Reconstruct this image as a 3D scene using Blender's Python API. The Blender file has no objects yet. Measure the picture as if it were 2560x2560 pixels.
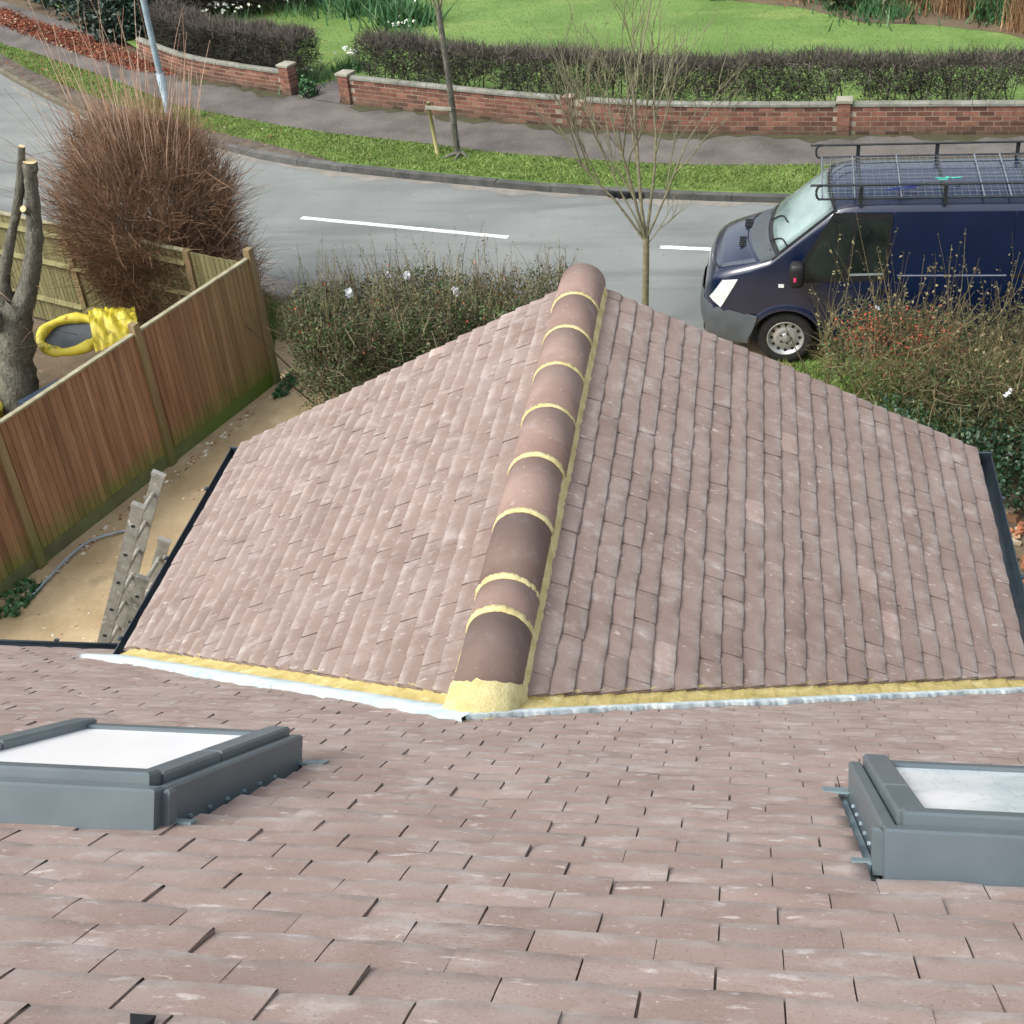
import bpy, math, random
import numpy as np
from mathutils import Matrix, Vector
random.seed(7); rng = np.random.default_rng(7)
C = bpy.context.scene.collection
scene = bpy.context.scene
R = math.radians

# ------------------------------------------------------------------ camera, sky, sun, exposure
PITCH, YAW, ROLL, CAMZ, FPX = 0.60884, 0.20797, -0.10532, 7.9, 3421.0
_h = np.array([-math.sin(YAW), math.cos(YAW), 0]); _r = np.array([math.cos(YAW), math.sin(YAW), 0]); _u = np.array([0, 0, 1.0])
FWD = _h * math.cos(PITCH) - _u * math.sin(PITCH); _up = _h * math.sin(PITCH) + _u * math.cos(PITCH)
RGT = _r * math.cos(ROLL) + _up * math.sin(ROLL); UPV = -_r * math.sin(ROLL) + _up * math.cos(ROLL)
EYE = np.array([0, 0, CAMZ])
cam_d = bpy.data.cameras.new('camera'); cam = bpy.data.objects.new('camera', cam_d); C.objects.link(cam)
cam_d.sensor_width = 36; cam_d.lens = 36 * FPX / 2560; cam_d.clip_start = 0.05; cam_d.clip_end = 500
M = Matrix.Identity(4)
for i in range(3):
    M[i][0], M[i][1], M[i][2], M[i][3] = RGT[i], UPV[i], -FWD[i], EYE[i]
cam.matrix_world = M
scene.camera = cam

SUN_EL, SUN_AZ = R(52), R(235)          # azimuth clockwise from +Y: the sun stands behind the viewer's left shoulder
world = bpy.data.worlds.new('World'); scene.world = world; world.use_nodes = True
wn = world.node_tree.nodes; wl = world.node_tree.links; wn.clear()
sky = wn.new('ShaderNodeTexSky'); sky.sky_type = 'NISHITA'; sky.sun_disc = False
sky.sun_elevation = SUN_EL; sky.sun_rotation = SUN_AZ; sky.air_density = 1.0; sky.dust_density = 4.0; sky.ozone_density = 1.0
hsv = wn.new('ShaderNodeHueSaturation'); hsv.inputs['Saturation'].default_value = 0.35
bg = wn.new('ShaderNodeBackground'); bg.inputs['Strength'].default_value = 0.15
wo = wn.new('ShaderNodeOutputWorld')
wl.new(sky.outputs[0], hsv.inputs['Color']); wl.new(hsv.outputs[0], bg.inputs['Color']); wl.new(bg.outputs[0], wo.inputs['Surface'])
sun_d = bpy.data.lights.new('sun', 'SUN'); sun_d.energy = 1.15; sun_d.angle = R(20); sun_d.color = (1.0, 0.96, 0.9)
sun = bpy.data.objects.new('sun', sun_d); C.objects.link(sun)
sd = Vector((math.sin(SUN_AZ) * math.cos(SUN_EL), math.cos(SUN_AZ) * math.cos(SUN_EL), math.sin(SUN_EL)))
sun.rotation_euler = sd.to_track_quat('Z', 'Y').to_euler(); sun.location = (-10, -10, 20)
vs = scene.view_settings
vs.view_transform = 'Standard'; vs.look = 'None'; vs.gamma = 1; vs.use_curve_mapping = False; vs.exposure = 1.0

# ------------------------------------------------------------------ materials
def nd(nt, t, **kw):
    n = nt.nodes.new(t)
    for k, v in kw.items(): setattr(n, k, v)
    return n
def pmat(name, c1, c2, scale=4.0, rough=0.85, bump=None, spots=(), tint=False, coords='W', metallic=0.0, spec=0.4, stretch=(1, 1, 1),
         detail=5, ramp=(0.35, 0.65), coat=0.0, zband=None, band2=None, edge=None):
    """Noise-mixed colour, spots = (scale, threshold, softness, colour, amount[, stretch]), optional per-piece tint, optional bump (scale, strength)."""
    m = bpy.data.materials.new(name); m.use_nodes = True; nt = m.node_tree; nt.nodes.clear(); L = nt.links.new
    out = nd(nt, 'ShaderNodeOutputMaterial'); b = nd(nt, 'ShaderNodeBsdfPrincipled'); L(b.outputs[0], out.inputs[0])
    b.inputs['Roughness'].default_value = rough; b.inputs['Metallic'].default_value = metallic; b.inputs['Specular IOR Level'].default_value = spec
    if coat: b.inputs['Coat Weight'].default_value = coat; b.inputs['Coat Roughness'].default_value = 0.06; b.inputs['Coat IOR'].default_value = 1.4
    if coords == 'W': src = nd(nt, 'ShaderNodeNewGeometry').outputs['Position']
    else: src = nd(nt, 'ShaderNodeTexCoord').outputs['Object']
    def noise(sc, st=(1, 1, 1), det=detail):
        s = src
        if st != (1, 1, 1):
            mp = nd(nt, 'ShaderNodeMapping'); mp.inputs['Scale'].default_value = st; L(src, mp.inputs[0]); s = mp.outputs[0]
        n = nd(nt, 'ShaderNodeTexNoise'); n.inputs['Scale'].default_value = sc; n.inputs['Detail'].default_value = det; n.inputs['Roughness'].default_value = 0.6
        L(s, n.inputs['Vector']); return n.outputs['Fac']
    def mr(fac, a, bb, lo=0.0, hi=1.0):
        n = nd(nt, 'ShaderNodeMapRange'); n.inputs[1].default_value = a; n.inputs[2].default_value = bb; n.inputs[3].default_value = lo; n.inputs[4].default_value = hi
        L(fac, n.inputs[0]); return n.outputs[0]
    def mix(fac, a, bb):
        n = nd(nt, 'ShaderNodeMix', data_type='RGBA')
        if hasattr(fac, 'links'): L(fac, n.inputs[0])
        else: n.inputs[0].default_value = fac
        for sock, v in ((n.inputs[6], a), (n.inputs[7], bb)):
            if hasattr(v, 'links'): L(v, sock)
            else: sock.default_value = (*v, 1)
        return n.outputs[2]
    col = mix(mr(noise(scale, stretch), ramp[0], ramp[1]), c1, c2)
    if band2:      # weathering along a direction: (axis vector, from, to, colour, amount)
        ax, a0, a1, cc, am = band2
        dt = nd(nt, 'ShaderNodeVectorMath', operation='DOT_PRODUCT'); L(src, dt.inputs[0]); dt.inputs[1].default_value = ax
        ad = nd(nt, 'ShaderNodeMath', operation='MULTIPLY_ADD'); L(noise(1.3), ad.inputs[0]); ad.inputs[1].default_value = 2.4 * abs(a1 - a0) * 0.5; L(dt.outputs['Value'], ad.inputs[2])
        col = mix(mr(ad.outputs[0], a0 + abs(a1 - a0) * .6, a1 + abs(a1 - a0) * .6, 0, am), col, cc)
    for sp in spots:
        st = sp[5] if len(sp) > 5 else (1, 1, 1)
        col = mix(mr(noise(sp[0], st), sp[1], sp[1] + sp[2], 0, sp[4]), col, sp[3])
    if zband:      # moss and splash stains on the foot: (z full, z none, colour, amount)
        sep = nd(nt, 'ShaderNodeSeparateXYZ'); L(src, sep.inputs[0])
        ad = nd(nt, 'ShaderNodeMath', operation='MULTIPLY_ADD'); L(noise(5.0), ad.inputs[0]); ad.inputs[1].default_value = (zband[1] - zband[0]) * 1.2; L(sep.outputs[2], ad.inputs[2])
        col = mix(mr(ad.outputs[0], zband[0] + (zband[1] - zband[0]) * .6, zband[1] + (zband[1] - zband[0]) * .6, zband[3], 0), col, zband[2])
    if edge:       # lime bloom, wear and a painted highlight on the exposed lower edge of a tile
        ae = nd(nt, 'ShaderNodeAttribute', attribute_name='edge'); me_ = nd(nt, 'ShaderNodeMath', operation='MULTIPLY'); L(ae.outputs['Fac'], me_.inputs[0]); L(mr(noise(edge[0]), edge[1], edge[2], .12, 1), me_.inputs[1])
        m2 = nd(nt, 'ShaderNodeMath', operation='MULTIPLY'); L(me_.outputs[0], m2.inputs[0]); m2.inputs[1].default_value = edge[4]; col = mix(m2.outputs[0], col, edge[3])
    if tint:
        at = nd(nt, 'ShaderNodeAttribute', attribute_name='tint'); oi = nd(nt, 'ShaderNodeObjectInfo')
        sep = nd(nt, 'ShaderNodeSeparateColor'); L(oi.outputs['Color'], sep.inputs[0])
        ad = nd(nt, 'ShaderNodeMath', operation='MULTIPLY_ADD'); L(sep.outputs[0], ad.inputs[0]); ad.inputs[1].default_value = 2.0; L(at.outputs['Fac'], ad.inputs[2])
        sc = nd(nt, 'ShaderNodeVectorMath', operation='SCALE'); L(col, sc.inputs[0]); L(ad.outputs[0], sc.inputs['Scale']); col = sc.outputs[0]
    L(col, b.inputs['Base Color'])
    if bump:
        bn = nd(nt, 'ShaderNodeBump'); bn.inputs['Strength'].default_value = bump[1]; bn.inputs['Distance'].default_value = bump[2] if len(bump) > 2 else 0.01
        L(noise(bump[0], stretch), bn.inputs['Height']); L(bn.outputs[0], b.inputs['Normal'])
    return m
def amat(name, stops, rough=0.8, spec=0.25, var=0.25):
    """Colour picked per piece by the 'tint' attribute along stops."""
    m = bpy.data.materials.new(name); m.use_nodes = True; nt = m.node_tree; nt.nodes.clear(); L = nt.links.new
    out = nd(nt, 'ShaderNodeOutputMaterial'); b = nd(nt, 'ShaderNodeBsdfPrincipled'); L(b.outputs[0], out.inputs[0])
    b.inputs['Roughness'].default_value = rough; b.inputs['Specular IOR Level'].default_value = spec
    at = nd(nt, 'ShaderNodeAttribute', attribute_name='tint'); rp = nd(nt, 'ShaderNodeValToRGB'); L(at.outputs['Fac'], rp.inputs[0])
    el = rp.color_ramp.elements
    while len(el) < len(stops): el.new(0.5)
    for e, (p, c) in zip(el, stops): e.position = p; e.color = (*c, 1)
    ns = nd(nt, 'ShaderNodeTexNoise'); ns.inputs['Scale'].default_value = 3.0; g = nd(nt, 'ShaderNodeNewGeometry'); L(g.outputs['Position'], ns.inputs['Vector'])
    mrn = nd(nt, 'ShaderNodeMapRange'); mrn.inputs[1].default_value = .3; mrn.inputs[2].default_value = .7; mrn.inputs[3].default_value = 1 - var; mrn.inputs[4].default_value = 1 + var; L(ns.outputs['Fac'], mrn.inputs[0])
    sc = nd(nt, 'ShaderNodeVectorMath', operation='SCALE'); L(rp.outputs[0], sc.inputs[0]); L(mrn.outputs[0], sc.inputs['Scale']); L(sc.outputs[0], b.inputs['Base Color'])
    return m

TILE_SPOTS = [(3.0, 0.50, 0.25, (0.30, 0.245, 0.222), 0.7), (6, 0.56, 0.14, (0.40, 0.355, 0.335), 0.6, (1, 1.4, 1.4)), (19, 0.62, 0.08, (0.52, 0.475, 0.45), 0.65, (.7, 1.6, 1.6)), (48, 0.665, 0.05, (0.58, 0.53, 0.48), 0.55), (130, .64, .05, (.46, .41, .37), .5), (160, .44, -.10, (.135, .088, .07), .55), (55, 0.34, -0.06, (0.12, 0.08, 0.065), 0.5)]
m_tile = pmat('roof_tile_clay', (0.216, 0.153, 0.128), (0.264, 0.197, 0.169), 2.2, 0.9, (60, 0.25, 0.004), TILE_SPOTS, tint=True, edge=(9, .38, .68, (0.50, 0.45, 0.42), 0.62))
m_ridge = pmat('ridge_tile_clay', (0.220, 0.148, 0.122), (0.285, 0.203, 0.170), 3.0, 0.9, (110, 0.45, 0.004), [(7, .56, .14, (.33, .265, .24), .6), (22, .64, .07, (.42, .37, .34), .5), (45, 0.68, 0.05, (0.56, 0.51, 0.45), 0.7)], tint=True)
m_mortar = pmat('fresh_yellow_mortar', (0.50, 0.42, 0.185), (0.68, 0.60, 0.315), 9, 0.95, (70, 0.9, 0.008), [(14, 0.60, 0.12, (0.40, 0.31, 0.12), 0.6), (120, .62, .08, (.34, .27, .12), .6)])
m_ochre = pmat('ochre_mortar', (0.36, 0.285, 0.095), (0.52, 0.43, 0.18), 7, 0.95, (70, 0.9, 0.008), [(12, 0.58, 0.10, (0.62, 0.55, 0.30), 0.7), (110, .62, .08, (.28, .22, .09), .6)])
m_lead = pmat('pale_flashing', (0.36, 0.44, 0.46), (0.54, 0.60, 0.60), 7, 0.55, (25, 0.4, 0.004), [(6, 0.58, 0.08, (0.30, 0.42, 0.50), 0.7)], spec=0.5)
m_felt = pmat('roof_underlay', (0.05, 0.045, 0.04), (0.07, 0.06, 0.055), 8)
m_gutter = pmat('black_gutter_plastic', (0.022, 0.034, 0.044), (0.034, 0.048, 0.060), 12, 0.38, spec=0.5)
m_render = pmat('house_wall_render', (0.45, 0.42, 0.36), (0.55, 0.52, 0.46), 2, 0.9, (40, .3))
m_fascia = pmat('white_fascia', (0.7, 0.7, 0.68), (0.78, 0.78, 0.76), 3, 0.4)
m_skyframe = pmat('grey_window_metal', (0.092, 0.118, 0.132), (0.11, 0.138, 0.152), 6, 0.42, spec=0.5, coords='O')
m_skydark = pmat('dark_window_gasket', (0.02, 0.03, 0.035), (0.03, 0.04, 0.045), 6, 0.5)
m_film = pmat('white_protective_film', (0.93, 0.94, 0.94), (0.96, 0.96, 0.96), 3, 0.25, spec=0.6)
m_wetglass = pmat('rain_streaked_glass', (0.62, 0.72, 0.74), (0.80, 0.86, 0.86), 5, 0.12, None, [(60, 0.56, 0.08, (0.45, 0.56, 0.58), 0.5, (1.0, .25, .25)), (3.5, .52, .15, (.95, .97, .97), .8)], spec=0.7)
m_alu = pmat('weathered_aluminium', (0.27, 0.26, 0.22), (0.40, 0.39, 0.34), 14, 0.5, (60, .2), [(22, 0.62, 0.05, (0.72, 0.70, 0.66), 0.9), (9, 0.68, 0.04, (0.30, 0.09, 0.06), 0.8)], metallic=0.35)
m_black = pmat('black_plastic', (0.004, 0.0045, 0.005), (0.007, 0.0075, 0.008), 10, 0.6)

m_asphalt = pmat('road_asphalt', (0.148, 0.163, 0.156), (0.200, 0.214, 0.203), 0.55, 0.9, (160, 0.35, 0.004), [(140, 0.62, 0.06, (0.32, 0.32, 0.30), 0.5), (1.0, 0.50, 0.14, (0.118, 0.127, 0.122), 0.75, (.22, 1.5, 1)), (5, 0.62, 0.06, (0.12, 0.127, 0.122), 0.5), (2.6, .66, .05, (.25, .26, .245), .5)])
m_foot = pmat('footpath_tarmac', (0.074, 0.067, 0.060), (0.135, 0.122, 0.110), 1.3, 0.92, (60, 0.5, 0.006), [(45, 0.60, 0.06, (0.25, 0.23, 0.20), 0.65), (2.2, 0.60, 0.12, (0.07, 0.072, 0.05), 0.6), (9, .68, .05, (.24, .22, .19), .6)])
m_grit = pmat('gutter_grit', (0.175, 0.168, 0.150), (0.245, 0.228, 0.198), 4, 0.95, (90, .4), [(60, .6, .06, (.30, .27, .22), .6)])
m_paint = pmat('road_paint', (0.66, 0.68, 0.66), (0.80, 0.81, 0.78), 5, 0.7, None, [(30, 0.54, 0.06, (0.25, 0.25, 0.24), 0.85)])
m_sand = pmat('sandy_path', (0.315, 0.235, 0.128), (0.430, 0.335, 0.200), 1.6, 0.95, (60, 0.5, 0.008), [(45, 0.66, 0.05, (0.56, 0.50, 0.38), 0.7), (3.3, 0.58, 0.12, (0.50, 0.41, 0.27), 0.7), (2.0, .62, .1, (.21, .16, .09), .6)])
m_earth = pmat('bare_earth', (0.080, 0.058, 0.036), (0.150, 0.112, 0.072), 1.2, 0.95, (30, 0.8, 0.02), [(8, 0.62, 0.06, (0.22, 0.18, 0.12), 0.6), (2.1, .58, .1, (.05, .07, .025), .5)])
m_soil = pmat('worn_verge_soil', (0.062, 0.050, 0.038), (0.125, 0.105, 0.080), 3, 0.95, (35, 0.8, 0.02), [(12, 0.62, 0.06, (0.25, 0.21, 0.16), 0.7)])
m_turf = pmat('turf', (0.070, 0.125, 0.022), (0.135, 0.215, 0.045), 1.1, 0.95, (60, 0.6, 0.02), [(0.8, 0.55, 0.15, (0.17, 0.23, 0.06), 0.6), (9, 0.62, 0.08, (0.055, 0.10, 0.02), 0.6)])
m_lawn = pmat('mown_lawn', (0.088, 0.162, 0.034), (0.135, 0.222, 0.054), 0.7, 0.95, (50, 0.5, 0.02), [(0.55, 0.54, 0.12, (0.19, 0.255, 0.07), 0.7, (.6, 1.6, 1)), (3.0, 0.60, 0.1, (0.075, 0.165, 0.028), 0.6)])
m_moss = pmat('path_edge_moss', (0.046, 0.046, 0.022), (0.068, 0.066, 0.032), 5, 0.95)
m_kerb = pmat('kerb_concrete', (0.060, 0.062, 0.058), (0.105, 0.105, 0.098), 5, 0.9, (60, .4), [(14, .64, .05, (.20, .19, .17), .5)], tint=True)
m_brick = pmat('red_brick', (0.165, 0.066, 0.044), (0.225, 0.105, 0.072), 7, 0.9, (70, 0.4, 0.004), [(5, 0.60, 0.10, (0.12, 0.085, 0.06), 0.6), (30, .66, .06, (.38, .25, .18), .6)], tint=True, zband=(0.04, 0.30, (0.065, 0.06, 0.040), 0.85))
m_joint = pmat('brick_mortar', (0.27, 0.225, 0.17), (0.36, 0.305, 0.235), 8, 0.95, zband=(0.04, 0.30, (0.08, 0.075, 0.048), 0.85))
m_coping = pmat('stone_coping', (0.13, 0.13, 0.108), (0.22, 0.22, 0.185), 6, 0.9, (50, .4), [(9, .58, .08, (.14, .16, .10), .7), (16, .64, .06, (.45, .45, .40), .7)])
m_cap = pmat('pale_pier_cap', (0.24, 0.23, 0.18), (0.33, 0.32, 0.26), 6, 0.9, (50, .3))
AXF = (-0.352, -0.936, 0)
m_board = pmat('fence_board', (0.205, 0.100, 0.052), (0.320, 0.178, 0.102), 9, 0.85, (30, 0.35, 0.004), [(14, 0.62, 0.05, (0.34, 0.24, 0.16), 0.6, (1, 1, .08)), (6, 0.60, 0.1, (0.075, 0.036, 0.02), 0.5, (1, 1, .12))], tint=True, stretch=(1, 1, 0.08),
               band2=((0.352, 0.936, 0), 9.2, 11.6, (0.245, 0.215, 0.095), 0.75), zband=(0.14, 0.46, (0.125, 0.180, 0.03), 0.75))
m_gboard = pmat('mossy_gravel_board', (0.10, 0.105, 0.055), (0.14, 0.16, 0.06), 5, 0.9, (40, .4), band2=((0.352, 0.936, 0), 8.6, 10.4, (0.105, 0.175, 0.022), 0.9))
m_oldwood = pmat('greened_timber', (0.125, 0.115, 0.048), (0.19, 0.175, 0.08), 7, 0.88, (30, .35), [(10, .6, .1, (.11, .15, .04), .6)], stretch=(1, 1, .12), tint=True)
m_postwood = pmat('fence_post_timber', (0.165, 0.115, 0.055), (0.25, 0.19, 0.10), 8, 0.88, (30, .35), stretch=(1, 1, .1), zband=(0.1, 0.6, (.10, .14, .03), .7))
m_capstrip = pmat('fence_capping', (0.22, 0.20, 0.12), (0.34, 0.32, 0.22), 9, 0.88)
m_galv = pmat('galvanised_steel', (0.22, 0.29, 0.33), (0.32, 0.40, 0.44), 9, 0.6, None, [(14, .6, .06, (.16, .2, .22), .6)], metallic=0.2)
m_bark = pmat('grey_bark', (0.085, 0.083, 0.064), (0.165, 0.160, 0.128), 9, 0.95, (22, 1.0, 0.05), [(13, 0.60, 0.06, (0.25, 0.25, 0.20), 0.7), (11, .36, -.06, (.025, .022, .018), .8)], stretch=(1, 1, .5))
m_cut = pmat('fresh_cut_wood', (0.52, 0.38, 0.20), (0.66, 0.52, 0.30), 14, 0.9)
m_sapbark = pmat('lichened_bark', (0.140, 0.128, 0.078), (0.235, 0.22, 0.14), 16, 0.95, (40, .5), [(20, .6, .06, (.30, .31, .17), .6)])
m_yellow = pmat('yellow_plastic', (0.66, 0.54, 0.04), (0.80, 0.70, 0.10), 5, 0.35, (8, .4, .02), [(6, .63, .03, (.68, .20, .05), .7), (9, .40, -.05, (.26, .21, .03), .75)])
m_dkblue = pmat('dark_blue_plastic', (0.025, 0.04, 0.065), (0.04, 0.055, 0.085), 6, 0.4)
m_slate = pmat('grey_blue_seat', (0.055, 0.07, 0.08), (0.08, 0.095, 0.105), 6, 0.5)
m_white = pmat('white_paper', (0.50, 0.54, 0.57), (0.72, 0.74, 0.74), 12, 0.7)
m_van = pmat('navy_van_paint', (0.0010, 0.0068, 0.030), (0.0014, 0.0085, 0.036), 3, 0.35, spec=0.5, coords='O', coat=1.0)
m_vgrey = pmat('grey_bumper_plastic', (0.060, 0.072, 0.080), (0.075, 0.088, 0.095), 6, 0.55, (120, .15), coords='O')
m_vblack = pmat('black_trim', (0.008, 0.009, 0.010), (0.013, 0.014, 0.015), 10, 0.5, coords='O')
m_vglass = pmat('tinted_side_glass', (0.006, 0.010, 0.009), (0.022, 0.030, 0.026), 2.2, 0.04, spec=0.5, coords='O')
m_vscreen = pmat('windscreen_glass', (0.05, 0.09, 0.085), (0.26, 0.35, 0.335), 1.1, 0.05, spec=0.9, coords='O', stretch=(1, .6, 1))
m_lamp = pmat('headlight_lens', (0.55, 0.60, 0.60), (0.75, 0.78, 0.78), 14, 0.12, spec=0.7, coords='O')
m_chrome = pmat('silver_wheel_steel', (0.42, 0.43, 0.43), (0.52, 0.53, 0.53), 12, 0.35, metallic=0.6, coords='O')
m_tyre = pmat('tyre_rubber', (0.014, 0.014, 0.014), (0.022, 0.021, 0.020), 14, 0.85, coords='O')
m_rack = pmat('black_rack_steel', (0.014, 0.018, 0.020), (0.03, 0.035, 0.038), 20, 0.45, metallic=0.1)
m_wire = pmat('galvanised_mesh_wire', (0.12, 0.14, 0.16), (0.20, 0.23, 0.26), 20, 0.5, metallic=0.2)
m_rope = pmat('turquoise_rope', (0.05, 0.33, 0.26), (0.08, 0.42, 0.34), 60, 0.8)
m_rope2 = pmat('dark_blue_rope', (0.012, 0.025, 0.12), (0.02, 0.04, 0.18), 60, 0.8)
m_winreflect = pmat('pale_window_reflection', (.16, .20, .19), (.22, .26, .25), 12, .4)
m_strip = pmat('pale_rubbing_strip', (0.16, 0.18, 0.24), (0.2, 0.22, 0.28), 20, 0.4)

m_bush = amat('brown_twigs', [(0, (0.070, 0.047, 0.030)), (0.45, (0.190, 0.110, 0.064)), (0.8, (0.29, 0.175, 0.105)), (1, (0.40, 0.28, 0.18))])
m_sprout = amat('tan_shoots', [(0, (0.22, 0.13, 0.08)), (0.6, (0.40, 0.27, 0.19)), (1, (0.52, 0.39, 0.29))])
m_htwig = amat('clipped_hedge_twigs', [(0, (0.034, 0.031, 0.024)), (0.5, (0.084, 0.074, 0.060)), (0.85, (0.165, 0.142, 0.124)), (1, (0.26, 0.23, 0.205))])
m_hleaf = amat('hedge_leaves', [(0, (0.018, 0.032, 0.012)), (0.5, (0.045, 0.066, 0.024)), (0.82, (0.085, 0.082, 0.036)), (1, (0.15, 0.13, 0.07))], 0.55)
m_gtwig = amat('garden_hedge_twigs', [(0, (0.045, 0.040, 0.026)), (0.5, (0.10, 0.085, 0.052)), (0.85, (0.17, 0.145, 0.09)), (1, (0.26, 0.23, 0.15))])
m_olive = amat('olive_shoots', [(0, (0.06, 0.05, 0.025)), (0.5, (0.135, 0.11, 0.055)), (1, (0.25, 0.22, 0.12))])
m_gleaf = amat('garden_hedge_leaves', [(0, (0.026, 0.054, 0.018)), (0.55, (0.058, 0.104, 0.034)), (0.86, (0.10, 0.13, 0.05)), (1, (0.18, 0.16, 0.09))], 0.55)
m_red = amat('red_blossom', [(0, (0.30, 0.03, 0.025)), (0.6, (0.46, 0.08, 0.045)), (1, (0.50, 0.17, 0.08))], 0.6)
m_ivy = amat('ivy_leaves', [(0, (0.010, 0.028, 0.012)), (0.5, (0.020, 0.055, 0.026)), (0.9, (0.045, 0.095, 0.045)), (1, (0.16, 0.2, 0.12))], 0.4, 0.4)
m_evergreen = amat('evergreen_leaves', [(0, (0.008, 0.020, 0.012)), (0.55, (0.018, 0.045, 0.030)), (0.93, (0.045, 0.075, 0.055)), (1, (0.22, 0.26, 0.22))], 0.45, 0.4)
m_grass = amat('grass_blades', [(0, (0.075, 0.13, 0.026)), (0.5, (0.14, 0.215, 0.048)), (0.85, (0.21, 0.28, 0.08)), (1, (0.30, 0.29, 0.13))], 0.7)
m_lawnb = amat('lawn_blades', [(0, (0.085, 0.158, 0.033)), (0.5, (0.122, 0.208, 0.05)), (1, (0.18, 0.27, 0.08))], 0.7)
m_leafgreen = amat('fresh_leaves', [(0, (0.025, 0.08, 0.03)), (0.5, (0.05, 0.14, 0.05)), (0.9, (0.10, 0.20, 0.09)), (1, (0.2, 0.28, 0.14))], 0.5)
m_straw = amat('dry_stems', [(0, (0.14, 0.07, 0.035)), (0.6, (0.27, 0.15, 0.08)), (1, (0.4, 0.28, 0.16))])
m_petal = amat('white_petals', [(0, (0.6, 0.65, 0.5)), (1, (0.85, 0.87, 0.8))], 0.6)
m_redleaf = amat('fallen_red_leaves', [(0, (0.07, 0.030, 0.016)), (0.5, (0.20, 0.045, 0.026)), (0.92, (0.24, 0.085, 0.038)), (1, (0.6, 0.52, 0.36))], 0.8)
m_rubble = amat('brick_rubble', [(0, (0.16, 0.09, 0.05)), (0.45, (0.36, 0.13, 0.06)), (0.7, (0.33, 0.26, 0.17)), (1, (0.62, 0.58, 0.5))], 0.9)

# ------------------------------------------------------------------ mesh builder
class MB:
    def __init__(s): s.V = []; s.F = []; s.MI = []; s.T = []; s.n = 0; s.tinted = False; s.E = []; s.edged = False
    def add(s, V, F, mi=0, tint=None, edge=None):
        V = np.asarray(V, float).reshape(-1, 3); k = len(V)
        s.edged |= edge is not None; s.E.append(np.zeros(k) if edge is None else np.asarray(edge, float))
        groups = F if isinstance(F, tuple) else (F,)
        for g in groups:
            if len(g) == 0: continue
            if isinstance(g, np.ndarray): s.F.append(g + s.n); s.MI.append(np.full(len(g), mi))
            else:
                for c in set(len(f) for f in g):
                    a = np.array([f for f in g if len(f) == c]); s.F.append(a + s.n); s.MI.append(np.full(len(a), mi))
        if tint is None: s.T.append(np.zeros(k))
        else: s.tinted = True; s.T.append(np.broadcast_to(np.asarray(tint, float), (k,)).copy())
        s.V.append(V); s.n += k; return s
    def mesh(s, name, mats, smooth=False):
        me = bpy.data.meshes.new(name); V = np.concatenate(s.V); me.vertices.add(len(V)); me.vertices.foreach_set('co', V.ravel())
        li = np.concatenate([f.ravel() for f in s.F]); tot = np.concatenate([np.full(len(f), f.shape[1]) for f in s.F])
        me.loops.add(len(li)); me.loops.foreach_set('vertex_index', li); me.polygons.add(len(tot))
        me.polygons.foreach_set('loop_start', np.concatenate([[0], np.cumsum(tot)[:-1]])); me.polygons.foreach_set('loop_total', tot)
        me.polygons.foreach_set('material_index', np.concatenate(s.MI)); me.polygons.foreach_set('use_smooth', np.full(len(tot), bool(smooth)))
        if s.tinted: me.attributes.new('tint', 'FLOAT', 'POINT').data.foreach_set('value', np.concatenate(s.T))
        if s.edged: me.attributes.new('edge', 'FLOAT', 'POINT').data.foreach_set('value', np.concatenate(s.E))
        me.update(calc_edges=True); me.validate()
        for m in (mats if isinstance(mats, (list, tuple)) else [mats]): me.materials.append(m)
        return me
    def build(s, name, mats, parent=None, smooth=False, **kw):
        o = link(name, s.mesh(name, mats, smooth), parent)
        if s.tinted: o.color = (0, 0, 0, 1)
        return tag(o, **kw)
WORLD = {}
def link(name, data, parent=None, basis=None):
    o = bpy.data.objects.new(name, data); C.objects.link(o)
    if parent is not None:
        o.parent = parent; o.matrix_parent_inverse = WORLD.get(parent.name, Matrix.Identity(4)).inverted()
    if basis is not None: o.matrix_basis = basis; WORLD[o.name] = basis.copy()
    return o
def tag(o, label=None, cat=None, group=None, kind=None):
    for k, v in (('label', label), ('category', cat), ('group', group), ('kind', kind)):
        if v: o[k] = v
    return o
def thing(name, loc, label, cat, group=None, rz=0.0):
    o = bpy.data.objects.new(name, None); C.objects.link(o); o.empty_display_size = 0.2
    b = Matrix.Translation(loc) @ Matrix.Rotation(rz, 4, 'Z'); o.matrix_basis = b; WORLD[o.name] = b
    return tag(o, label, cat, group)
BOXF = np.array([[0, 3, 2, 1], [4, 5, 6, 7], [0, 1, 5, 4], [1, 2, 6, 5], [2, 3, 7, 6], [3, 0, 4, 7]])
def boxv(c, s, rot=None):
    x, y, z = [a / 2 for a in s]; V = np.array([[-x, -y, -z], [x, -y, -z], [x, y, -z], [-x, y, -z], [-x, -y, z], [x, -y, z], [x, y, z], [-x, y, z]])
    if rot is not None: V = V @ np.asarray(rot).T
    return V + np.asarray(c)
def rotz(a): c, s = math.cos(a), math.sin(a); return np.array([[c, -s, 0], [s, c, 0], [0, 0, 1.0]])
def rotx(a): c, s = math.cos(a), math.sin(a); return np.array([[1, 0, 0], [0, c, -s], [0, s, c]])
def roty(a): c, s = math.cos(a), math.sin(a); return np.array([[c, 0, s], [0, 1, 0], [-s, 0, c]])
def box(mb, c, s, rot=None, mi=0, tint=None): return mb.add(boxv(c, s, rot), BOXF, mi, tint)
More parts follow.
